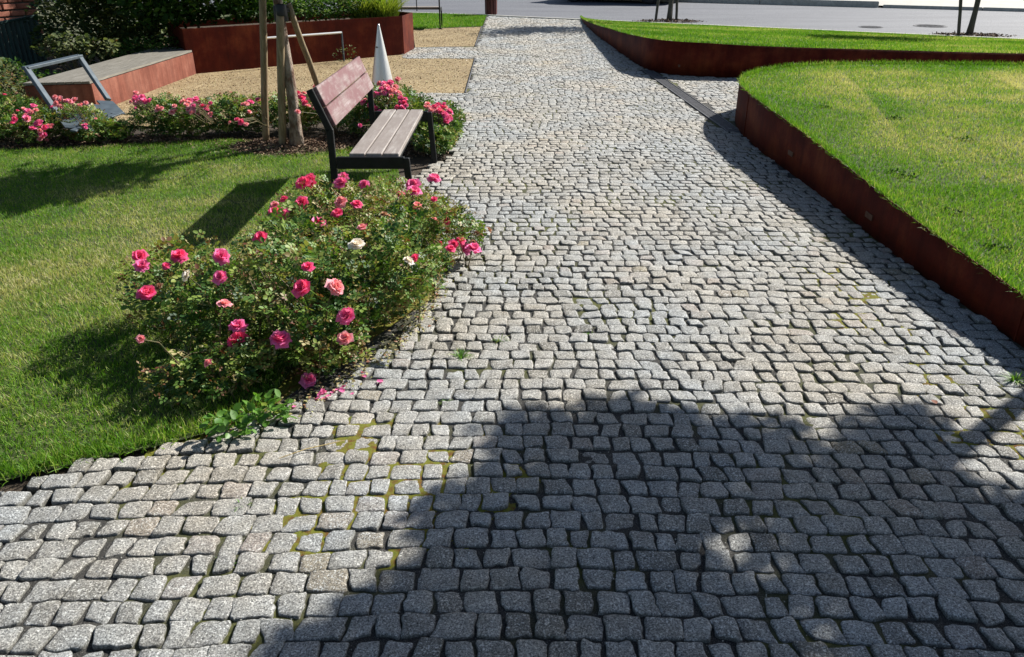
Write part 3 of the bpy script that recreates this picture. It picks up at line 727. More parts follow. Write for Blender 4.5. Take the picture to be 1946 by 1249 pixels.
def hit(px_, py_, blobs, default_z):
    d = ray(px_, py_); o = np.array([0, 0, 1.6]); best = None
    for b in blobs:
        c = np.array(b[:3]); r = np.array(b[3:6])*1.02; oo = (o-c)/r; dd = d/r
        A_ = dd@dd; B_ = 2*oo@dd; C_ = oo@oo-1; q = B_*B_-4*A_*C_
        if q > 0:
            t = (-B_-math.sqrt(q))/(2*A_)
            if t > 0 and (best is None or t < best): best = t
    if best is None:
        t = (default_z-1.6)/d[2]; return o+d*t, False
    return o+d*best, True
def bloom(parent, P, size, kind, k=0, nrm=None):
    o = bpy.data.objects.new('flower', BLOOM[kind][k % 3]); COL.objects.link(o); o.parent = parent
    o.location = Vector(P)-parent.location; o.scale = (size,)*3
    v = Vector(nrm) if nrm is not None else Vector((random.gauss(0, .4), -.55+random.gauss(0, .3), 1))
    q = v.normalized().to_track_quat('Z', 'Y'); o.rotation_euler = (q @ Matrix.Rotation(random.random()*6.28, 3, 'Z').to_quaternion()).to_euler()
    return o

def rosebush(label, blobs, nleaf, size, flowers, group, ncane=26, bits=700, tb=.50, fs=.067, defz=.40, faded=7, fluff=False, cut=.34):
    c = np.mean([b[:2] for b in blobs], 0); e = empty('rose_bush', (float(c[0]), float(c[1]), 0)); tag(e, label, 'rose bush', group)
    canes(blobs, e, ncane, .0035 if size > .02 else .003); extra = None
    if bits:
        P, Nn = blobpts(blobs, bits, .9, .05, 9, .3); n = len(P)
        parts = []
        for q in range(4):
            parts.append(inst(LT2, LF2, P+unit(n)*.008, frames(n, unit(n)+np.array([0, 0, .6]), rng.random(n)*6), size*(.30+.42*rng.random(n))))
        V, F = join(parts); extra = (V, F, np.clip(.74+.26*rng.random(len(V)//4), 0, 1).repeat(4))
    leafcloud('foliage', blobs, nleaf, size, M['rose_leaf'], e, inner=.30, tbase=tb, tvar=.21, compound=True, cut=cut, noise_s=9, extra=extra)
    if fluff:
        fl2 = []
        for (a_, b_, k_, c_) in flowers:
            fl2.append((a_, b_, k_, c_))
            for q in range(2): fl2.append((a_+random.gauss(0, 6), b_+random.gauss(0, 5), random.choice([k_, 'rosy', 'rosy', 'pink']), c_*random.uniform(.6, .95)))
        flowers = fl2
    if faded:
        P, Nn = blobpts(blobs, faded, .97, .12, 9, .3)
        for q in range(len(P)):
            bloom(e, P[q]+Nn[q]*.01, fs*random.uniform(.35, .7), random.choice(['faded', 'faded', 'coral', 'rosy']), q, (Nn[q][0], Nn[q][1]-.2, abs(Nn[q][2])+.5))
    for i, (px_, py_, kind, sc) in enumerate(flowers):
        P, ok = hit(px_, py_, blobs, defz); u = None
        bloom(e, P, fs*sc, kind, i)
        if not ok or P[2] > .25:
            b = min(blobs, key=lambda b: (b[0]-P[0])**2+(b[1]-P[1])**2)
            MB().tube([(P[0], P[1], P[2]), (P[0]*.75+b[0]*.25, P[1]*.75+b[1]*.25, P[2]-.06), (P[0]*.5+b[0]*.5, P[1]*.5+b[1]*.5, max(.03, P[2]-.2))], [.002, .0025, .003], 5, False).build('stalk', M['stem'], e, world=True)
    return e
NG = 'rose bushes in bloom at the corner of the lawn'
rosebush('wide low rose bush beside the lawn, leftmost of the near cluster, with dark foliage', [(-1.50, 3.36, .20, .30, .30, .22), (-1.20, 3.12, .20, .30, .30, .22), (-1.12, 3.75, .22, .28, .30, .22), (-1.22, 2.78, .10, .26, .24, .13)], 1900, .026,
  [(265, 488, 'coral', .9), (270, 506, 'pink', .95), (340, 487, 'coral', 1.05), (281, 558, 'coral', 1.15), (356, 524, 'white', .7), (420, 487, 'pink', 1.0), (419, 527, 'pink', .85), (427, 580, 'rosy', .8), (316, 505, 'coral', .5), (268, 645, 'rosy', .45), (396, 690, 'rosy', .5)], NG)
rosebush('dense leafy rose bush at the front of the near cluster, hanging over the cobbles', [(-.92, 3.12, .24, .33, .34, .26), (-.62, 3.42, .24, .30, .34, .25), (-.84, 2.94, .10, .26, .18, .13), (-.55, 3.85, .24, .24, .34, .24)], 2700, .026,
  [(453, 648, 'coral', 1.25), (452, 622, 'pink', 1.0), (533, 645, 'pink', 1.2), (660, 602, 'pink', 1.15), (656, 645, 'rosy', .9), (637, 546, 'rosy', 1.05), (575, 548, 'coral', 1.1), (585, 509, 'coral', .75), (586, 722, 'pink', .9), (679, 466, 'white', 1.0), (776, 497, 'white', .7), (788, 491, 'coral', .6)], NG, ncane=34, bits=1100)
rosebush('tallest rose bush at the back of the near cluster, by the bench, covered in blooms', [(-1.02, 4.22, .22, .34, .42, .23), (-.70, 4.22, .22, .34, .42, .22), (-.44, 4.15, .19, .20, .40, .19), (-.62, 4.62, .14, .30, .30, .15)], 2600, .023,
  [(578, 350, 'coral', 1.35), (590, 344, 'coral', 1.1), (573, 385, 'coral', 1.0), (524, 405, 'coral', 1.1), (540, 408, 'pink', 1.0), (522, 391, 'rosy', .7), (496, 452, 'coral', .95), (607, 425, 'pink', 1.15), (652, 337, 'pink', .9), (648, 349, 'pink', 1.1), (692, 351, 'pink', .8),
   (648, 385, 'rosy', 1.0), (642, 406, 'coral', .9), (678, 390, 'coral', .9), (726, 416, 'pink', 1.15), (785, 352, 'pink', 1.1), (787, 365, 'pink', 1.1), (825, 340, 'pink', 1.1), (792, 393, 'rosy', .9), (825, 380, 'coral', .6), (694, 432, 'coral', .6), (825, 417, 'rosy', .5)], NG, ncane=36, bits=1300, tb=.56)
rosebush('small rose spray leaning out over the cobbled path right of the near cluster', [(-.30, 4.28, .20, .13, .14, .10), (-.24, 4.22, .15, .10, .12, .08)], 130, .023,
  [(883, 473, 'pink', 1.1), (900, 474, 'pink', .95), (875, 458, 'coral', .8), (862, 466, 'coral', .7), (856, 474, 'coral', .6)], NG, ncane=8, bits=60)

RG = 'pink rose bushes in the long row between lawn and gravel'
def row(x, y, rx, ry, h): return (x, y, h*.48, rx, ry, h*.52)
rowdef = [
 ('rose bush at the left end of the row with big salmon pink clusters', [row(-4.62, 7.45, .30, .30, .38), row(-4.38, 7.2, .25, .25, .28)], 420, [(60, 215, 'rosy', 1), (50, 225, 'pink', 1.1), (72, 236, 'pink', 1.2), (62, 245, 'pink', 1.1), (85, 243, 'coral', 1), (80, 262, 'rosy', .9), (28, 227, 'coral', .9), (92, 240, 'rosy', .9), (45, 208, 'rosy', .8), (68, 210, 'rosy', .8)]),
 ('rose bush in front of the leaning grey frame with pale salmon blooms', [row(-4.12, 7.45, .34, .28, .30), row(-3.76, 7.30, .30, .26, .20)], 620, [(113, 190, 'rosy', 1), (107, 197, 'rosy', .9), (128, 192, 'rosy', .9), (142, 190, 'rosy', .9), (155, 200, 'rosy', .8), (163, 238, 'pink', .7), (118, 203, 'rosy', .7)]),
 ('rose bush in the row with one large bright pink cluster, right of the leaning frame', [row(-3.30, 7.6, .32, .34, .36), row(-3.05, 7.5, .28, .30, .34)], 560, [(258, 187, 'pink', 1.1), (270, 186, 'pink', 1.2), (263, 195, 'pink', 1.1), (275, 193, 'pink', 1), (300, 208, 'rosy', .9), (255, 190, 'pink', .9)]),
 ('rose bush in the row with a dense salmon and pink cluster left of the stakes', [row(-2.72, 7.7, .30, .34, .36), row(-2.5, 7.75, .26, .30, .34)], 560, [(360, 192, 'pink', 1), (372, 190, 'pink', 1.1), (385, 203, 'coral', 1.1), (392, 210, 'pink', 1.1), (378, 216, 'rosy', 1), (365, 212, 'rosy', .9), (400, 218, 'rosy', .9), (333, 212, 'rosy', .9), (372, 200, 'rosy', 1), (355, 200, 'rosy', .8)]),
 ('rose bush in the row directly behind the wooden tree stakes', [row(-2.22, 7.85, .28, .30, .34), row(-2.0, 7.9, .22, .30, .34)], 460, [(476, 195, 'pink', 1), (490, 190, 'pink', .9), (468, 198, 'rosy', .8), (458, 232, 'coral', .8), (487, 216, 'rosy', .8), (450, 228, 'coral', .7)]),
 ('rose bush between the tree trunk and the bench back with coral blooms', [row(-1.66, 7.85, .30, .32, .36), row(-1.42, 7.6, .24, .3, .30)], 460, [(566, 178, 'coral', 1), (574, 186, 'coral', 1.1), (580, 196, 'coral', 1), (592, 178, 'coral', .9), (585, 202, 'rosy', .8), (598, 183, 'pink', .7)]),
 ('tall rose bush behind the bench with a bright pink flower head beside the metal cone', [row(-1.18, 7.75, .34, .36, .46), row(-.95, 7.45, .28, .34, .40)], 760, [(730, 160, 'pink', 1.1), (742, 158, 'pink', 1.2), (750, 167, 'rosy', 1.2), (738, 172, 'pink', 1.1), (725, 170, 'pink', 1), (757, 178, 'rosy', 1.1), (762, 188, 'pink', 1.1), (768, 196, 'coral', 1), (755, 205, 'coral', 1), (748, 172, 'rosy', 1), (690, 195, 'pink', 1), (705, 200, 'coral', 1), (712, 208, 'coral', 1), (715, 178, 'pink', .9), (688, 235, 'pink', .9), (765, 205, 'pink', 1), (735, 165, 'rosy', 1)]),
 ('rose bush at the right end of the row spilling onto the path, coral pink blooms', [row(-.66, 7.25, .24, .36, .36), row(-.66, 6.85, .20, .30, .24)], 620, [(812, 198, 'rosy', .9), (825, 205, 'coral', 1.1), (835, 212, 'coral', 1.1), (845, 218, 'pink', 1.1), (850, 225, 'pink', 1.1), (840, 205, 'coral', 1), (832, 200, 'coral', .9), (855, 213, 'pink', 1), (818, 212, 'rosy', .8), (848, 232, 'coral', .9)]),
]
for lb, bl, nl, fl in rowdef:
    rosebush(lb, bl, int(nl*2.3), .028, fl, RG, ncane=14, bits=200, tb=.50, fs=.058, defz=.38, cut=.26, faded=3, fluff=True)

# ------------------------------------------------------------ young trees and stakes
def shade_blobs(ground):
    poly = [(960, 778), (1120, 768), (1240, 792), (1400, 802), (1480, 850), (1560, 845), (1630, 770), (1705, 800), (1690, 860), (1740, 915), (1860, 880), (1946, 935), (2100, 900), (2300, 1500), (1000, 1900), (200, 1700), (380, 1330), (530, 1215), (700, 1120), (820, 1015), (850, 905), (960, 880), (915, 850)]
    W_ = [G(*p) for p in poly]; xs = [p[0] for p in W_]; ys = [p[1] for p in W_]; out = []
    gx, gy = np.meshgrid(np.arange(min(xs), max(xs), .13), np.arange(min(ys), max(ys), .13)); gx = gx.ravel()+rng.normal(size=gx.size)*.03; gy = gy.ravel()+rng.normal(size=gy.size)*.03
    k = inpoly(gx, gy, W_)
    for ox, oy in ((.10, 0), (-.10, 0), (0, .09), (0, -.09)): k &= inpoly(gx+ox, gy+oy, W_)
    k &= fbm(gx*2.6+3, gy*2.6, 77) > np.where(gx < -.12, .36, np.where(gx > .95, .27, .32))
    extra_ = [G(*p) for p in [(965, 792), (1000, 785), (1040, 790), (1080, 782), (1120, 780), (1160, 790), (1210, 798), (1260, 802), (1320, 806), (1380, 812), (1420, 822), (1640, 790), (1665, 795), (1650, 812), (1680, 822), (1635, 830), (1610, 842), (1660, 850), (1590, 865), (1540, 870), (1690, 870), (930, 925), (900, 925), (870, 930), (890, 960), (700, 1140), (640, 1165), (590, 1200), (760, 1080), (800, 1050), (560, 1235), (500, 1240)]]
    GX = list(gx[k])+[p[0] for p in extra_]; GY = list(gy[k])+[p[1] for p in extra_]
    for a_, b_ in zip(GX, GY):
        h = random.uniform(2.9, 4.3); a_ += .06; b_ -= .085; out.append((a_+h*SUN.x/SUN.z, b_+h*SUN.y/SUN.z, h, .13, .13, .12))
    return out
def crown(parent, c, r, n, seed, size=.085, z0=0):
    if n > 15000: return leafcloud('crown', shade_blobs(0), n, size, M['treeleaf'], parent, inner=.0, tbase=.5, tvar=.25, simple=True, cut=.30, noise_s=3.2)
    bl = [(c[0]+random.uniform(-.55, .55)*r, c[1]+random.uniform(-.55, .55)*r, c[2]+random.uniform(-.5, .5)*r, r*.55, r*.55, r*.42) for _ in range(12)]
    return leafcloud('crown', bl, n, size, M['treeleaf'], parent, inner=.1, tbase=.5, tvar=.25, simple=True, cut=.36, noise_s=3.2)
def young_tree(name, label, base, h0, r0, ch, cr, n, grp=None, m='bark'):
    e = empty(name, base); tag(e, label, 'tree', grp)
    mb = MB(); x, y, z = base; pts = []; rad = []
    K = 14
    for k in range(K+1):
        t = k/K; pts.append((x+.012*math.sin(t*9)+.0*t, y+.012*math.cos(t*7), z-.03+t*(ch+cr*.4)))
        rad.append(r0*(1.0-.55*t)*(1+.35*math.exp(-t*22))+.0015*math.sin(k*2.3))
    mb.tube(pts, rad, 14); mb.build('trunk', M[m], e, smooth=True, world=True)
    mb = MB()
    for k in range(9):
        a = k*2.4; t0 = .62+.04*k; p = Vector((x, y, z+t0*(ch+cr*.3))); d = Vector((math.cos(a), math.sin(a), .9+.1*k))
        mb.tube([p, p+d*cr*.35, p+d*cr*.62+Vector((0, 0, .1))], [r0*.35, r0*.22, r0*.1], 6)
    mb.build('limbs', M[m], e, smooth=True, world=True)
    crown(e, (x, y, z+ch), cr, n, 1)
    return e
def stake(label, a, b, r=.031, m='post', grp='round wooden tree stakes'):
    e = tag(MB().tube([Vector(a)*(1-t)+Vector(b)*t+Vector((random.gauss(0, .002), random.gauss(0, .002), 0)) for t in np.linspace(0, 1, 9)], [r*1.02, r, r*1.01, r*.98, r, r*.97, r*.98, r*.97, r*.92], 14).build('tree_stake', M[m], smooth=True), label, 'stake', grp); return e
young_tree('young_tree', 'slim young tree with flaking bark held by stakes behind the bench', (-1.93, 7.08, 0), 0, .052, 2.15, 1.0, 7000, 'staked young trees')
stake('upright round wooden stake left of the young tree trunk near the bench', (-2.27, 7.27, -.1), (-2.02, 7.12, 1.75))
stake('round wooden stake standing right in front of the young tree trunk near the bench', (-2.07, 7.10, -.1), (-1.905, 6.98, 1.17), .034)
stake('round wooden stake leaning from behind the bench back to the young tree', (-1.70, 7.72, -.1), (-1.865, 7.10, 1.17), .027)
ts = empty('tree_strap', (-1.93, 7.05, 1.13)); tag(ts, 'black rubber strap binding the young tree to its stakes behind the bench', 'strap')
MB().lathe([(.052, 1.04), (.058, 1.05), (.058, 1.16), (.050, 1.17)], 18, (-1.93, 7.08)).build('trunk_band', M['rubber'], ts, smooth=True, world=True)
MB().lathe([(.038, 1.09), (.042, 1.10), (.042, 1.175), (.036, 1.18)], 18, (-1.90, 6.985)).build('stake_band', M['rubber'], ts, smooth=True, world=True)
MB().tube([(-1.90, 7.0, 1.13), (-1.86, 7.12, 1.13), (-1.93, 7.14, 1.12)], .022, 8).build('loop', M['rubber'], ts, world=True)
# mulch ring
def chips(name, cx_, cy_, rx, ry, n, z=0., size=.022, zf=None):
    a = rng.random(n)*6.283; r = np.sqrt(rng.random(n))*(1+.15*rng.normal(size=n)); x = cx_+np.cos(a)*r*rx; y = cy_+np.sin(a)*r*ry
    zz = z+.02*np.clip(1-r, 0, 1)+rng.random(n)*.006
    P = np.stack([x, y, zz], 1); d = unit(n); d[:, 2] *= .3
    V, F = inst(LT2, LF2, P, frames(n, d, rng.random(n)*6), np.stack([size*(.6+.6*rng.random(n)), size*(.7+1.2*rng.random(n)), np.full(n, size)], 1))
    return npmesh(name, V, F, M['chips'], tint=rng.random(n).repeat(4))
tag(chips('bark_chips', -2.02, 7.06, .55, .34, 3200, -.004), kind='stuff')
tag(chips('bark_chips', -1.3, 7.15, .8, .5, 3500, -.015), kind='stuff')
tag(chips('bark_chips', -3.6, 7.25, 1.5, .35, 3500, -.015), kind='stuff')

def right_tree(px_, py_, ztop, label, labels, offs, rr, seed, ch, cr, n=1700):
    z = .17
    for _ in range(6):
        x, y = G(px_, py_, z); z = far_z(x, y)
    young_tree('young_tree', label, (x, y, z), 0, rr, ch, cr, n, 'staked young trees', 'bark' if rr > .1 else 'darkpost')
    for (dx, dy, tx_, ty_), lb in zip(offs, labels):
        stake(lb, (x+dx, y+dy, z-.2), (x+tx_, y+ty_, z+1.5), .032, 'darkpost', 'dark stakes round the roadside trees')
    tag(chips('bark_chips', x, y, .75, .4, 900, z+.0, .04), kind='stuff')
    return x, y, z
T1 = right_tree(1271, 40, 0, 'thin dark young tree on the tip of the far lawn by the road', ['dark stake left of the thin tree at the tip of the far lawn', 'dark stake close right of the thin tree at the tip of the far lawn', 'rightmost dark stake of the thin tree at the tip of the far lawn'],
   [(-.33, .03, -.22, .0), (.07, .1, .02, .05), (.20, .05, .10, .0)], .05, 3, 3.0, 1.15, 4500)
T2 = right_tree(1842, 67, 0, 'young tree with dark trunk in a bark ring on the far lawn at the right', ['dark stake just left of the right hand roadside tree', 'dark stake touching the right hand roadside tree trunk'],
   [(-.19, -.02, -.50, -.02), (.06, .03, -.05, .05)], .055, 5, 3.0, 1.05, 4200)
for T_, h_ in ((T1, .62), ):
    tag(MB().bar((T_[0]-.34, T_[1]+.0, T_[2]+h_), (T_[0]+.24, T_[1]+.0, T_[2]+h_-.02), .02, .06).build('stake_crossbar', M['darkpost']), 'short dark crossbar joining the stakes of the thin tree by the road', 'crossbar')
# tree out of the frame on the right whose crown shades the foreground
young_tree('young_tree', 'young tree with a full crown on the near lawn bed', (4.12, 4.36, .335), 0, .06, 3.3, 1.18, 17000, 'staked young trees')
stake('pale stake beside the young tree on the near lawn bed', (4.25, 4.7, .2), (4.35, 4.66, 2.1))

# ------------------------------------------------------------ bench
def bench(loc, rz, label, mid=False):
    e = empty('park_bench', loc, rz); tag(e, label, 'bench', 'wood and black steel park benches')
    L_ = 1.50
    for k in range(3):
        MB().bar((-.075+k*.107, -L_/2, .418), (-.075+k*.107, L_/2, .418), .098, .032).build('seat_plank', M['bench_seat'], e)
    # back leans: kink at (x -.22, z .58) up to (-.32, .81)
    kx, kz, tx_, tz = -.225, .585, -.325, .825
    d = Vector((tx_-kx, 0, tz-kz)); n_ = Vector((d.z, 0, -d.x)).normalized()
    for k in range(2):
        c = Vector((kx, 0, kz))+d*(.26+.5*k)+n_*.030
        MB().bar(c+Vector((0, -L_/2+.0, 0)), c+Vector((0, L_/2, 0)), d.length*.47, .026, up=n_).build('back_plank', M['bench'], e)
    for s_ in (-1, 1):
        y = s_*(L_/2+.016)
        f = MB()
        f.bar((-.225, y, .0), (-.225, y, kz+.006), .028, .042, up=(1, 0, 0))
        f.bar((kx, y, kz-.004), (tx_, y, tz), .028, .042, up=(1, 0, 0))
        f.bar((-.20, y, .380), (.225, y, .380), .028, .075)
        f.bar((.235, y, .41), (.262, y, .0), .028, .042, up=(1, 0, 0))
        f.build('side_frame', M['black'], e)
        MB().bar((-.225, y, .0), (-.225, y, .006), .07, .07, up=(1, 0, 0)).build('foot_plate', M['black'], e)
    for x_ in (-.12, .17):
        MB().bar((x_, -L_/2, .392), (x_, L_/2, .392), .03, .018).build('cross_rail', M['black'], e)
    if mid:
        for y in (.05, .14, -.28):
            MB().bar((-.235, y, .36), (-.27, y, .70), .018, .03, up=(1, 0, 0)).build('back_upright', M['black'], e)
    return e
bench((-.900, 5.69, 0), 0, 'weathered wooden park bench with black steel frame standing among the roses beside the path')
bench((-2.33, 18.55, 0), R(90), 'distant park bench seen from behind on the gravel strip behind the planter', True)

# ------------------------------------------------------------ metal cone
x, y = -1.60, 10.1
ce = empty('metal_cone', (x, y, 0)); tag(ce, 'tall pointed brushed steel cone standing on the gravel behind the bench', 'cone')
MB().lathe([(.002, .775), (.007, .773), (.012, .765), (.0150, .750)], 40).build('tip', M['steel'], ce, smooth=True)
MB().lathe([(.148, 0), (.146, .02), (.0152, .748)], 48).build('cone_body', M['steel'], ce, smooth=True)
b_ = MB().lathe([(.001, .012), (.008, .011), (.010, .006), (.010, 0)], 12).build('bolt', M['drain'], ce, smooth=True); b_.location = (-.03, -.060, .515); b_.rotation_euler = (R(80), 0, R(-20))

# ------------------------------------------------------------ deck platform
dp = empty('deck_platform', (-4.8, 10, 0)); tag(dp, 'low rust red steel platform topped with grey wooden boards beside the gravel', 'platform')
zt = .30
c1 = G(171, 157, zt); c0 = G(72, 160, zt); c2 = G(391, 89, zt); c3 = G(292, 93, zt)
c0 = (c0[0]-.15, c0[1]-.02)
q = [Vector((*c0, 0)), Vector((*c1, 0)), Vector((*c2, 0)), Vector((*c3, 0))]
mb = MB(); ins = .02
cc = sum(q, Vector())/4
qq = [(p+(cc-p)*.012) for p in q]
for a, b in ((0, 1), (1, 2), (2, 3), (3, 0)):
    A_ = qq[a]; B_ = qq[b]; mb.bar(A_+Vector((0, 0, zt/2-.04)), B_+Vector((0, 0, zt/2-.04)), .012, zt+.04, bev=.05)
mb.build('side_plates', M['corten'], dp, world=True)
nb_ = 8
mbs = MB()
for k in range(nb_):
    t0 = k/nb_+.004; t1 = (k+1)/nb_-.004
    a0 = q[0]*(1-t0)+q[1]*t0; a1 = q[0]*(1-t1)+q[1]*t1; b0 = q[3]*(1-t0)+q[2]*t0; b1 = q[3]*(1-t1)+q[2]*t1
    mm = MB(); mm.add([(*a0.xy, zt-.012), (*a1.xy, zt-.012), (*b1.xy, zt-.012), (*b0.xy, zt-.012), (*a0.xy, zt+.012), (*a1.xy, zt+.012), (*b1.xy, zt+.012), (*b0.xy, zt+.012)],
                      [(3, 2, 1, 0), (4, 5, 6, 7), (0, 1, 5, 4), (1, 2, 6, 5), (2, 3, 7, 6), (3, 0, 4, 7)]); mm.build('board', M['deck'], dp, world=True)

# ------------------------------------------------------------ leaning frame with slotted plate
fr_ = empty('leaning_frame', (-4.6, 8.6, 0)); tag(fr_, 'leaning grey steel frame with a slotted foot plate behind the left roses', 'play frame')
bl = Vector((*G(113, 222, .20), .20)); br = Vector((*G(206, 190, .20), .20)); tl_ = Vector((*G(50, 130, .58), .58)); tr_ = Vector((*G(150, 107, .58), .58))
wdir = (tr_-tl_).normalized()
MB().bar(tl_-wdir*.02, tr_+wdir*.02, .07, .03, up=(0, -.8, .6)).build('top_bar', M['grey_steel'], fr_, world=True)
for a, b in ((tl_, bl), (tr_, br)):
    MB().bar(a, b, .035, .06, up=wdir).build('side_bar', M['grey_steel'], fr_, world=True)
p3 = Vector((*G(230, 214, .14), .14)); ed = p3-br; ww = (bl-br)
for k, (t0, t1) in enumerate(((0, .17), (.235, .40), (.465, .66), (.725, .98))):
    a = br+ww*t0; b = br+ww*t1; m_ = (a+b)/2
    MB().bar(m_, m_+ed, (b-a).length, .012, up=(.2, 0, 1)).build('foot_slat', M['grey_steel'], fr_, world=True)
MB().bar(br+ed+Vector((0, 0, .0)), br+ww*.98+ed, .05, .016, up=(.2, 0, 1)).build('end_bar', M['grey_steel'], fr_, world=True)

# ------------------------------------------------------------ planter with hedge
pl = empty('steel_planter', (-2.6, 13.4, 0)); tag(pl, 'tall rust red steel planter box full of hedge behind the gravel', 'planter')
Pp = [(-4.52, 11.53), (-1.80, 13.83), (-1.72, 14.62), (-2.3, 15.1), (-5.2, 12.7)]
mb = MB()
for i in range(5):
    a = Pp[i]; b = Pp[(i+1) % 5]
    mb.bar((a[0], a[1], .27), (b[0], b[1], .27), .012, .64, bev=.05)
mb.build('side_plates', M['corten_shaded'], pl, world=True)
MB().prism([(x+(-3.2-x)*.02, y+(13.2-y)*.02) for x, y in Pp], .45, .50).build('soil_fill', M['soil'], pl, world=True)
def along(n, t0, t1, back, z, r):
    out = []
    for k in range(n):
        t = t0+(t1-t0)*(k+.5)/n; x = -4.9+3.1*t; y = 11.25+2.6*t; out.append((x-.62*back, y+.75*back, z+random.gauss(0, .02), r[0], r[1], r[2]))
    return out
h1 = empty('hedge', (-2.9, 13.4, .5)); tag(h1, 'bright green leafy hedge growing in the planter, sunlit on top', 'hedge')
leafcloud('foliage', along(7, .38, .93, .42, .78, (.34, .34, .22))+along(4, .36, .9, .7, .80, (.4, .4, .25)), 5200, .055, M['hedge'], h1, tbase=.62, simple=True, zmin=.5, cut=.3)
MB().tube([(-3.2, 13.1, .45), (-3.2, 13.1, .75)], .012).build('stems', M['stem'], h1, world=True)
h2 = empty('shrub', (-4.6, 12.6, 0)); tag(h2, 'dark drooping shrub with large leaves at the left end of the planter', 'shrub')
leafcloud('foliage', along(6, .02, .45, .55, 1.10, (.5, .5, .55))+along(4, .05, .42, .9, 1.5, (.5, .5, .45)), 7500, .085, M['hedge'], h2, tbase=.45, simple=False, zmin=.62, cut=.36)
MB().tube([(-4.6, 12.3, .4), (-4.55, 12.35, .9), (-4.5, 12.4, 1.2)], .02).build('stems', M['stem'], h2, world=True)
og = empty('ornamental_grass', (-2.12, 14.05, .5)); tag(og, 'arching yellow green ornamental grass at the right end of the planter', 'grass plant')
def longblades(cx_, cy_, cz_, rad, n, L_, wd, m, parent, name='blades', spread=.9):
    segs = 6; V = []; F = []; T = []
    a = rng.random(n)*6.283; r = np.sqrt(rng.random(n))*rad; ln = L_*(.55+.6*rng.random(n)); sp = spread*(.25+rng.random(n)); tt = rng.random(n); yaw = a+rng.normal(size=n)*.5
    for i in range(n):
        n0 = len(V)
        for k in range(segs):
            t = k/(segs-1); dd = sp[i]*ln[i]*(t**1.7)*.75; z = ln[i]*(t-.42*sp[i]*t*t)
            wq = wd*(1-t**2)+.0006; cx1 = cx_+math.cos(a[i])*r[i]+math.cos(yaw[i])*dd; cy1 = cy_+math.sin(a[i])*r[i]+math.sin(yaw[i])*dd
            V.append((cx1-math.sin(yaw[i])*wq, cy1+math.cos(yaw[i])*wq, cz_+z)); V.append((cx1+math.sin(yaw[i])*wq, cy1-math.cos(yaw[i])*wq, cz_+z)); T += [tt[i]*.7+t*.3]*2
        for k in range(segs-1): j0 = n0+2*k; F.append((j0, j0+1, j0+3, j0+2))
    return npmesh(name, np.array(V), np.array(F), m, parent, tint=np.array(T))
longblades(-2.12, 14.05, .5, .22, 700, .62, .005, M['ornament'], og)
longblades(-2.45, 13.85, .5, .18, 350, .55, .005, M['ornament'], og, 'side_blades')

gr = empty('low_rail', (-3.1, 12.5, 0)); tag(gr, 'low thin steel rail frame standing against the dark front of the planter', 'rail')
ra = Vector((-3.60, 12.05, 0)); rb = Vector((-2.62, 12.90, 0)); up_ = Vector((0, 0, .42))
MB().tube([ra+up_, rb+up_], .016, 10).build('top_rail', M['steel'], gr, world=True)
for p in (ra, rb): MB().tube([p, p+up_+Vector((0, 0, .01))], .014, 10).build('leg', M['grey_steel'], gr, world=True)
wd_ = empty('dry_weed', (-2.55, 12.85, 0)); tag(wd_, 'sparse pale weed by the right leg of the low rail', 'weed')
leafcloud('foliage', [(-2.55, 12.75, .12, .2, .15, .14)], 70, .035, M['paleleaf'], wd_, simple=True, cut=.2)
MB().tube([(-1.73, 14.75, 0), (-1.77, 14.72, .40)], .018).build('x', M['black']); o = bpy.data.objects['x']; o.name = 'steel_post'; tag(o, 'short slanting black steel post behind the right corner of the planter', 'post')

# litter bin
bn = empty('litter_bin', (-.55, 22.3, 0), R(8)); tag(bn, 'dark red slatted litter bin at the end of the path by the road', 'litter bin')
MB().lathe([(.125, .03), (.125, .80), (.10, .80)], 20).build('liner', M['black'], bn, smooth=True)
for k in range(12):
    a = k/12*6.283; c, s = math.cos(a), math.sin(a)
    MB().bar((c*.145, s*.145, .02), (c*.155, s*.155, .85), .065, .024, up=(c, s, 0)).build('slat', M['binwood'], bn)
MB().lathe([(.13, 0), (.14, .02), (.13, .05)], 20).build('base_ring', M['black'], bn)
MB().lathe([(.10, .84), (.165, .84), (.165, .87), (.10, .87)], 20).build('rim', M['black'], bn)

# ------------------------------------------------------------ background left
def shrub(name, label, blobs, n, size, m, tb=.4, simple=True, cat='shrub', cut=.33, stems=6, grp=None, noise_s=3.5, tv=.22):
    c = np.mean([b[:2] for b in blobs], 0); e = empty(name, (float(c[0]), float(c[1]), 0)); tag(e, label, cat, grp)
    leafcloud('foliage', blobs, n, size, M[m], e, tbase=tb, tvar=tv, simple=simple, cut=cut, noise_s=noise_s, inner=.45)
    mb = MB()
    for k in range(stems):
        b = blobs[k % len(blobs)]; s_ = Vector((c[0]+random.gauss(0, .008), c[1]+random.gauss(0, .008), -.03)); e_ = Vector((b[0]+random.gauss(0, b[3]*.3), b[1]+random.gauss(0, b[4]*.3), b[2]+b[5]*.4))
        mb.tube([s_, s_*.5+e_*.5+Vector((random.gauss(0, .03), 0, 0)), e_], [.016, .012, .006], 6)
    mb.build('stems', M['stem'], e, world=True); return e
shrub('shrub', 'large glossy dark green shrub rising behind the deck platform', [(-6.35, 12.4, .55, .75, .6, .55), (-5.75, 12.6, .75, .7, .6, .6), (-6.1, 12.5, 1.4, .9, .7, .6), (-5.35, 12.3, .35, .45, .4, .35)], 7500, .075, 'bigleaf', .78, False)
shrub('shrub', 'small pale green shrub on thin stems in front of the large dark shrub', [(-5.70, 10.75, .52, .26, .24, .12), (-5.45, 10.9, .44, .30, .2, .12), (-5.9, 10.7, .42, .2, .2, .08)], 560, .06, 'paleleaf', .45, False, cut=.25)
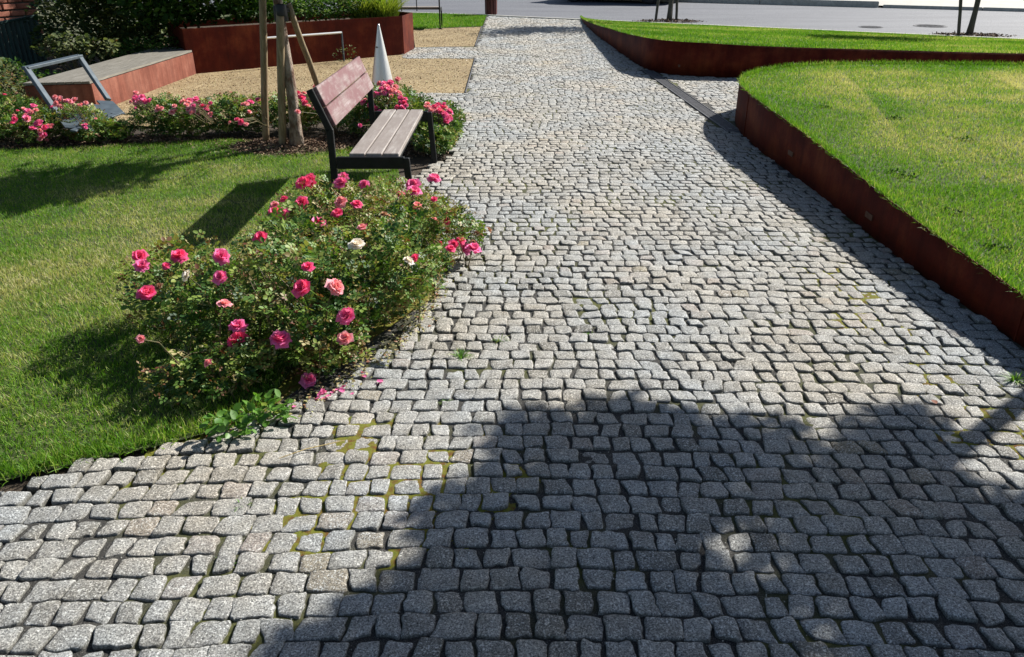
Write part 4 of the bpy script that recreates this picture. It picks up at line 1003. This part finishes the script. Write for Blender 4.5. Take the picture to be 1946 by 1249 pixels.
shrub('shrub', 'low green bushy plant between the deck platform and the dark shrub', [(-5.15, 11.5, .22, .42, .3, .26), (-4.85, 11.9, .22, .25, .3, .22)], 1500, .045, 'hedge', .6)
shrub('shrub', 'brownish green low shrub at the left edge behind the leaning frame', [(-5.55, 8.95, .22, .36, .30, .24), (-5.95, 9.2, .25, .4, .35, .28), (-5.25, 8.75, .12, .25, .25, .16)], 1500, .045, 'paleleaf', .62, tv=.3)
shrub('shrub', 'green plant with narrow leaves at the left edge beside the roses', [(-5.35, 8.15, .15, .35, .35, .18), (-5.8, 8.5, .2, .4, .35, .22)], 1700, .045, 'hedge', .78)
shrub('shrub', 'low green ground shrub at the foot of the green board fence', [(-6.3, 10.2, .15, .5, .4, .2), (-5.6, 10.0, .1, .4, .3, .14)], 1300, .05, 'hedge', .4)
shrub('shrub', 'dark bushy shrub filling the corner behind the fence and brick pier', [(-8.6, 14.6, .6, .8, .6, .7), (-9.6, 14.6, .8, .9, .6, .9), (-7.6, 15.6, .7, .7, .6, .8), (-8.3, 14.9, 1.5, 1.1, .6, .8)], 5200, .085, 'bigleaf', .35)
DG = 'tall dark shrubs behind the planter'
for i, (x, y, h, lb) in enumerate([(-5.3, 14.2, 1.3, 'tall dark shrub in deep shade left of the planter'), (-6.6, 15.2, 1.5, 'tall dark shrub furthest left behind the green fence'), (-4.2, 15.1, 1.1, 'tall dark shrub in deep shade behind the planter hedge')]):
    shrub('shrub', lb, [(x, y, h*.5, .85, .7, h*.55), (x+.3, y+.2, h, .8, .7, h*.5), (x-.3, y, h*1.1, .7, .7, h*.5)], 4200, .085, 'bigleaf', .3, grp=DG)
bt = empty('added_shade_tree', (-3.4, 17.6, 0)); tag(bt, 'large unseen tree added behind the planter to shade the dark corner', 'tree')  # added with its crown out of view, to cast shade on the left background
mb = MB().tube([(-3.4, 17.6, -.1), (-3.45, 17.6, 1.5), (-3.3, 17.55, 3), (-3.4, 17.5, 5)], [.2, .15, .12, .06], 14); mb.build('trunk', M['bark'], bt, smooth=True, world=True)
leafcloud('crown', [(-3.6+random.gauss(0, .6), 17.4+random.gauss(0, .7), 4.0+random.gauss(0, .5), .9, .9, .7) for _ in range(9)], 6500, .14, M['treeleaf'], bt, simple=True, cut=.3, noise_s=2)

# bright green tall grass at the far left
tg = empty('grass_clump', (-4.9, 7.5, 0)); tag(tg, 'bright green clump of long grass at the left end of the rose row', 'grass plant')
longblades(-4.95, 7.75, 0, .45, 1500, .26, .004, M['weed'], tg)
longblades(-5.3, 7.2, 0, .4, 900, .2, .004, M['weed'], tg, 'side_blades')

# green board fence and brick pier
fe = empty('board_fence', (-7.3, 12, 0)); tag(fe, 'low dark green board fence in shade at the top left', 'fence')
def zt_at(px_, py_, Y): return AY(px_, py_, Y)
pA = zt_at(68, 27, 12.4); pB = zt_at(-60, 52, 11.6)
nbd = 14
for k in range(nbd):
    t0 = k/nbd; t1 = (k+1)/nbd-.008
    a = Vector(pA)*(1-t0)+Vector(pB)*t0; b = Vector(pA)*(1-t1)+Vector(pB)*t1; mid = (a+b)/2
    MB().bar((mid.x, mid.y, -.02), (mid.x, mid.y, mid.z-.03), (b-a).xy.length*.97, .02, up=(.3, -1, 0)).build('board', M['greenboard'], fe, world=True)
MB().bar(Vector(pA)-Vector((0, 0, .02)), Vector(pB)-Vector((0, 0, .02)), .06, .03).build('cap_rail', M['greenboard'], fe, world=True)
xm = AY(30, 10, 13.6)[0]
bw = empty('brick_pier', (xm, 13.6, 0)); tag(bw, 'red brick pier with rough courses above the green fence at the top left', 'brick wall')
x0 = xm-.36; x1 = xm+.36
MB().prism([(x0+.02, 13.62), (x1-.02, 13.62), (x1-.02, 13.95), (x0+.02, 13.95)], 0, 1.9).build('mortar_core', M['mortar'], bw, world=True)
mb = MB(); z = .0; rI = 0
while z < 1.85:
    xx = x0-(.12 if rI % 2 else 0)
    while xx < x1:
        a = max(x0, xx); b = min(x1, xx+.235)
        if b-a > .03: mb.bar((a+.004, 13.66-.03*random.random(), z+.05), (b-.004, 13.66-.03*random.random(), z+.05), .12, .075, bev=.08)
        xx += .245
    z += .10; rI += 1
mb.build('brick_courses', M['brick'], bw, world=True); bw.rotation_euler = (0, 0, R(62))

# ------------------------------------------------------------ parked car across the road
cr = empty('parked_car', (3.55, 28.35, -.03), R(-26)); tag(cr, 'dark parked car on the far side of the road, only its sill and shadow showing', 'car')
prof = [(-2.05, .34), (-2.08, .62), (-1.95, .86), (-1.35, .93), (-.75, 1.38), (.55, 1.42), (1.15, .98), (1.95, .84), (2.1, .62), (2.08, .30)]
def carbody():
    mb = MB(); W = .86; v = []; rings = []
    for y, ins_ in ((-W, .0), (-W*.96, -.03), (W*.96, -.03), (W, .0)):
        rings.append([(x*(1-.01*(abs(y) > .84)), y*(1-.16*max(0, z-.9)/.5), z) for x, z in prof])
    n = len(prof)
    for r in rings: v += r
    f = [(k*n+i, k*n+(i+1) % n, (k+1)*n+(i+1) % n, (k+1)*n+i) for k in range(3) for i in range(n)]
    f += [tuple(range(n-1, -1, -1)), tuple(range(3*n, 4*n))]
    return mb.add(v, f)
carbody().build('body', M['carpaint'], cr)
MB().bar((-1.9, 0, .26), (1.9, 0, .26), 1.5, .16).build('underbody', M['black'], cr)
for sx in (-1.3, 1.3):
    for sy in (-.80, .80):
        wv = MB(); v = []; K = 28
        for r_, y_ in ((.19, -.1), (.30, -.1), (.32, -.07), (.32, .07), (.30, .1), (.19, .1)):
            for k in range(K): a = k/K*6.283; v.append((r_*math.cos(a), y_, r_*math.sin(a)))
        f = [(i*K+k, i*K+(k+1) % K, (i+1)*K+(k+1) % K, (i+1)*K+k) for i in range(5) for k in range(K)]
        wv.add(v, f); wh = wv.build('wheel', M['rubber'], cr, smooth=True); wh.location = (sx, sy, .32)
        rm = MB()
        for k in range(5): a = k*1.2566; rm.bar((0, 0, 0), (.19*math.cos(a), 0, .19*math.sin(a)), .05, .12, up=(0, 1, 0))
        rm.build('rim', M['chrome'], wh)
for s_ in (-1, 1):
    y = s_*.80
    MB().add([(-1.15, s_*.868, .95), (-.72, y-.0*s_, 1.30), (.5, y, 1.33), (1.0, s_*.868, .97)], [(0, 1, 2, 3)]).build('side_window', M['glass'], cr)
    MB().bar((2.06, s_*.65, .66), (2.115, s_*.65, .66), .3, .12).build('headlight', M['lamp'], cr)
    MB().bar((-2.09, s_*.65, .68), (-2.04, s_*.65, .68), .3, .12).build('taillight', M['taillamp'], cr)

# ------------------------------------------------------------ small things on the ground
def weedplant(label, cx_, cy_, r, n, size, h, seed):
    e = empty('weed', (cx_, cy_, 0)); tag(e, label, 'weed', 'green weeds growing in the cobble joints' if h < .05 else None)
    leafcloud('leaves', [(cx_, cy_, h*.5, r, r*.7, h*.6)], n, size, M['weed'], e, simple=False, cut=.0, tbase=.5, up=1, inner=.1, zmin=.004)
    return e
x, y = G(437, 815, .03); weedplant('left of two bright broad leaved weeds at the corner where lawn meets cobbles', x, y, .085, 75, .034, .09, 1)
x, y = G(508, 785, .03); weedplant('right of two bright broad leaved weeds, spreading below the rose bush onto the cobbles', x, y, .10, 90, .034, .09, 2)
for i, (px_, py_, lb) in enumerate([(875, 676, 'largest grass tuft in the cobble joints, right of the rose bush'), (951, 645, 'small grass tuft in the cobbles just beyond the largest tuft'), (848, 762, 'mossy green tuft between cobbles below the rose bush corner'), (460, 958, 'small green tuft in the mossy joints at the lower left'), (430, 1066, 'tiny green weed in the cobble joints at the bottom left'), (1120, 632, 'faint flat tuft in the middle of the path'), (1930, 722, 'green tuft at the foot of the steel wall at the right edge')]):
    x, y = G(px_, py_); e = empty('grass_tuft', (x, y, 0)); tag(e, lb, 'grass tuft', 'small tufts in the cobble joints')
    longblades(x, y, -.012, .016, (60, 36, 40, 20, 18, 20, 60)[i], (.045, .035, .02, .03, .025, .02, .05)[i], .0014, M['weed'], e, spread=1.4)
def petal_mesh():
    V = []; F = []
    for a in range(4):
        for b in range(4): u = b/3-.5; s = a/3; V.append((u*.9*math.sin(min(1, s+.25)*2.4), s, .25*(u*u)*4*.5+.15*s*s))
    for a in range(3):
        for b in range(3): i = a*4+b; F.append((i, i+1, i+5, i+4))
    me = bpy.data.meshes.new('petal'); me.from_pydata(V, [], F); at = me.attributes.new('tint', 'FLOAT', 'POINT'); at.data.foreach_set('value', np.full(16, .6, np.float32)); me.materials.append(M['pink']); return me
PM = petal_mesh()
for i, (px_, py_) in enumerate([(590, 720), (580, 715), (598, 712), (605, 752), (612, 748), (620, 745), (640, 738), (648, 735), (600, 756), (690, 712), (728, 724), (672, 745), (630, 742), (575, 700), (560, 770), (694, 706), (618, 752), (610, 757), (655, 742)]):
    x, y = G(px_, py_, .006); o = bpy.data.objects.new('fallen_petal', PM); COL.objects.link(o); o.location = (x, y, .003)
    o.rotation_euler = (random.gauss(0, .3), random.gauss(0, .3), random.random()*6.28); s_ = .016+.010*random.random(); o.scale = (s_, s_, s_)
    tag(o, 'fallen pink rose petal on the cobbles at the edge of the rose bush', 'petal', 'fallen pink petals on the cobbles')
# dry leaf litter along the bush foot
n = 1000; i = rng.integers(0, len(E_), n); E2 = resample(LAWN_EDGE[4:11], .02); i = rng.integers(0, len(E2), n)
P = np.stack([E2[i, 0]+rng.normal(size=n)*.035+.01, E2[i, 1]+rng.normal(size=n)*.04-.01, np.full(n, .002)+rng.random(n)*.004], 1)
d = unit(n); d[:, 2] *= .15; V, F = inst(LT2, LF2, P, frames(n, d, rng.normal(size=n)*.4), .010+.014*rng.random(n))
o = npmesh('leaf_litter', V, F, M['bits'], tint=(.35+.65*rng.random(n)).repeat(4)); tag(o, kind='stuff')
# grit lying on the stones
n = 3200; x = -1.5+rng.random(n)*3.5; y = 1.25+rng.random(n)**1.5*5; P = np.stack([x, y, np.full(n, .0)], 1); k = ~inpoly(x, y, lawn_poly); P = P[k]; n = len(P)
T8 = np.array([[1, 0, 0], [-1, 0, 0], [0, 1, 0], [0, -1, 0], [0, 0, .8], [0, 0, -.8]], float); F8 = [np.array([[0, 2, 4], [2, 1, 4], [1, 3, 4], [3, 0, 4], [2, 0, 5], [1, 2, 5], [3, 1, 5], [0, 3, 5]])]
V, F = inst(T8, F8, P, frames(n, unit(n), rng.random(n)), .0012+.0018*rng.random(n)); o = npmesh('grit', V, F, M['concrete']); tag(o, kind='stuff')
x, y = G(1780, 767, .01); o = npmesh('dry_leaf', (LT*.035)+np.array([x, y, .008]), LF, M['bits'], tint=np.full(8, 1.)); tag(o, 'curled reddish brown leaf lying on the sunlit cobbles at the right', 'leaf')
a = Vector((*G(530, 872, .01), .012)); b = Vector((*G(655, 838, .01), .012)); tag(MB().tube([a, a*.6+b*.4+Vector((0, .006, .004)), b], [.0012, .002, .0016], 6).build('twig', M['twig']), 'thin straw coloured twig lying across the mossy cobbles', 'twig')
for i, (px_, py_) in enumerate([(1562, 212), (1690, 229), (1722, 318), (1700, 312), (1812, 374), (1832, 262), (1655, 134), (1900, 430)]):
    x, y = G(px_, py_, .33); z = float(nz(0, y)); e = empty('weed', (x, y, z)); tag(e, 'small dark broad leaved weed clump in the turf of the near raised lawn', 'weed', 'dark weed clumps in the raised lawn')
    leafcloud('leaves', [(x, y, z+.004, .07*random.uniform(.5, 1.2), .04, .012), (x+.05, y-.03, z+.004, .04, .03, .012)], 60, .020, M['hedge'], e, cut=0, tbase=.35, inner=.1, zmin=.004)
# loose leaves and twigs on the gravel
n = 500; x = -4.2+rng.random(n)*3.5; y = 8.8+rng.random(n)*4.8; k = inpoly(x, y, gravel1); x = x[k]; y = y[k]; n = len(x)
P = np.stack([x, y, np.full(n, 0.)], 1); d = unit(n); d[:, 2] *= .15; V, F = inst(LT2, LF2, P, frames(n, d, rng.normal(size=n)*.4), .012+.02*rng.random(n))
o = npmesh('leaf_litter', V, F, M['bits'], tint=(.4+.6*rng.random(n)).repeat(4)); tag(o, kind='stuff')
n = 9000; x = -5+rng.random(n)*4.5; y = 8.+rng.random(n)*11; k = inpoly(x, y, gravel1) | inpoly(x, y, gravel2); P = np.stack([x, y, np.full(n, -.003)], 1)[k]; n = len(P)
V, F = inst(T8, F8, P, frames(n, unit(n), rng.random(n)), .004+.008*rng.random(n)**2); o = npmesh('loose_gravel', V, F, M['gravel']); tag(o, kind='stuff')
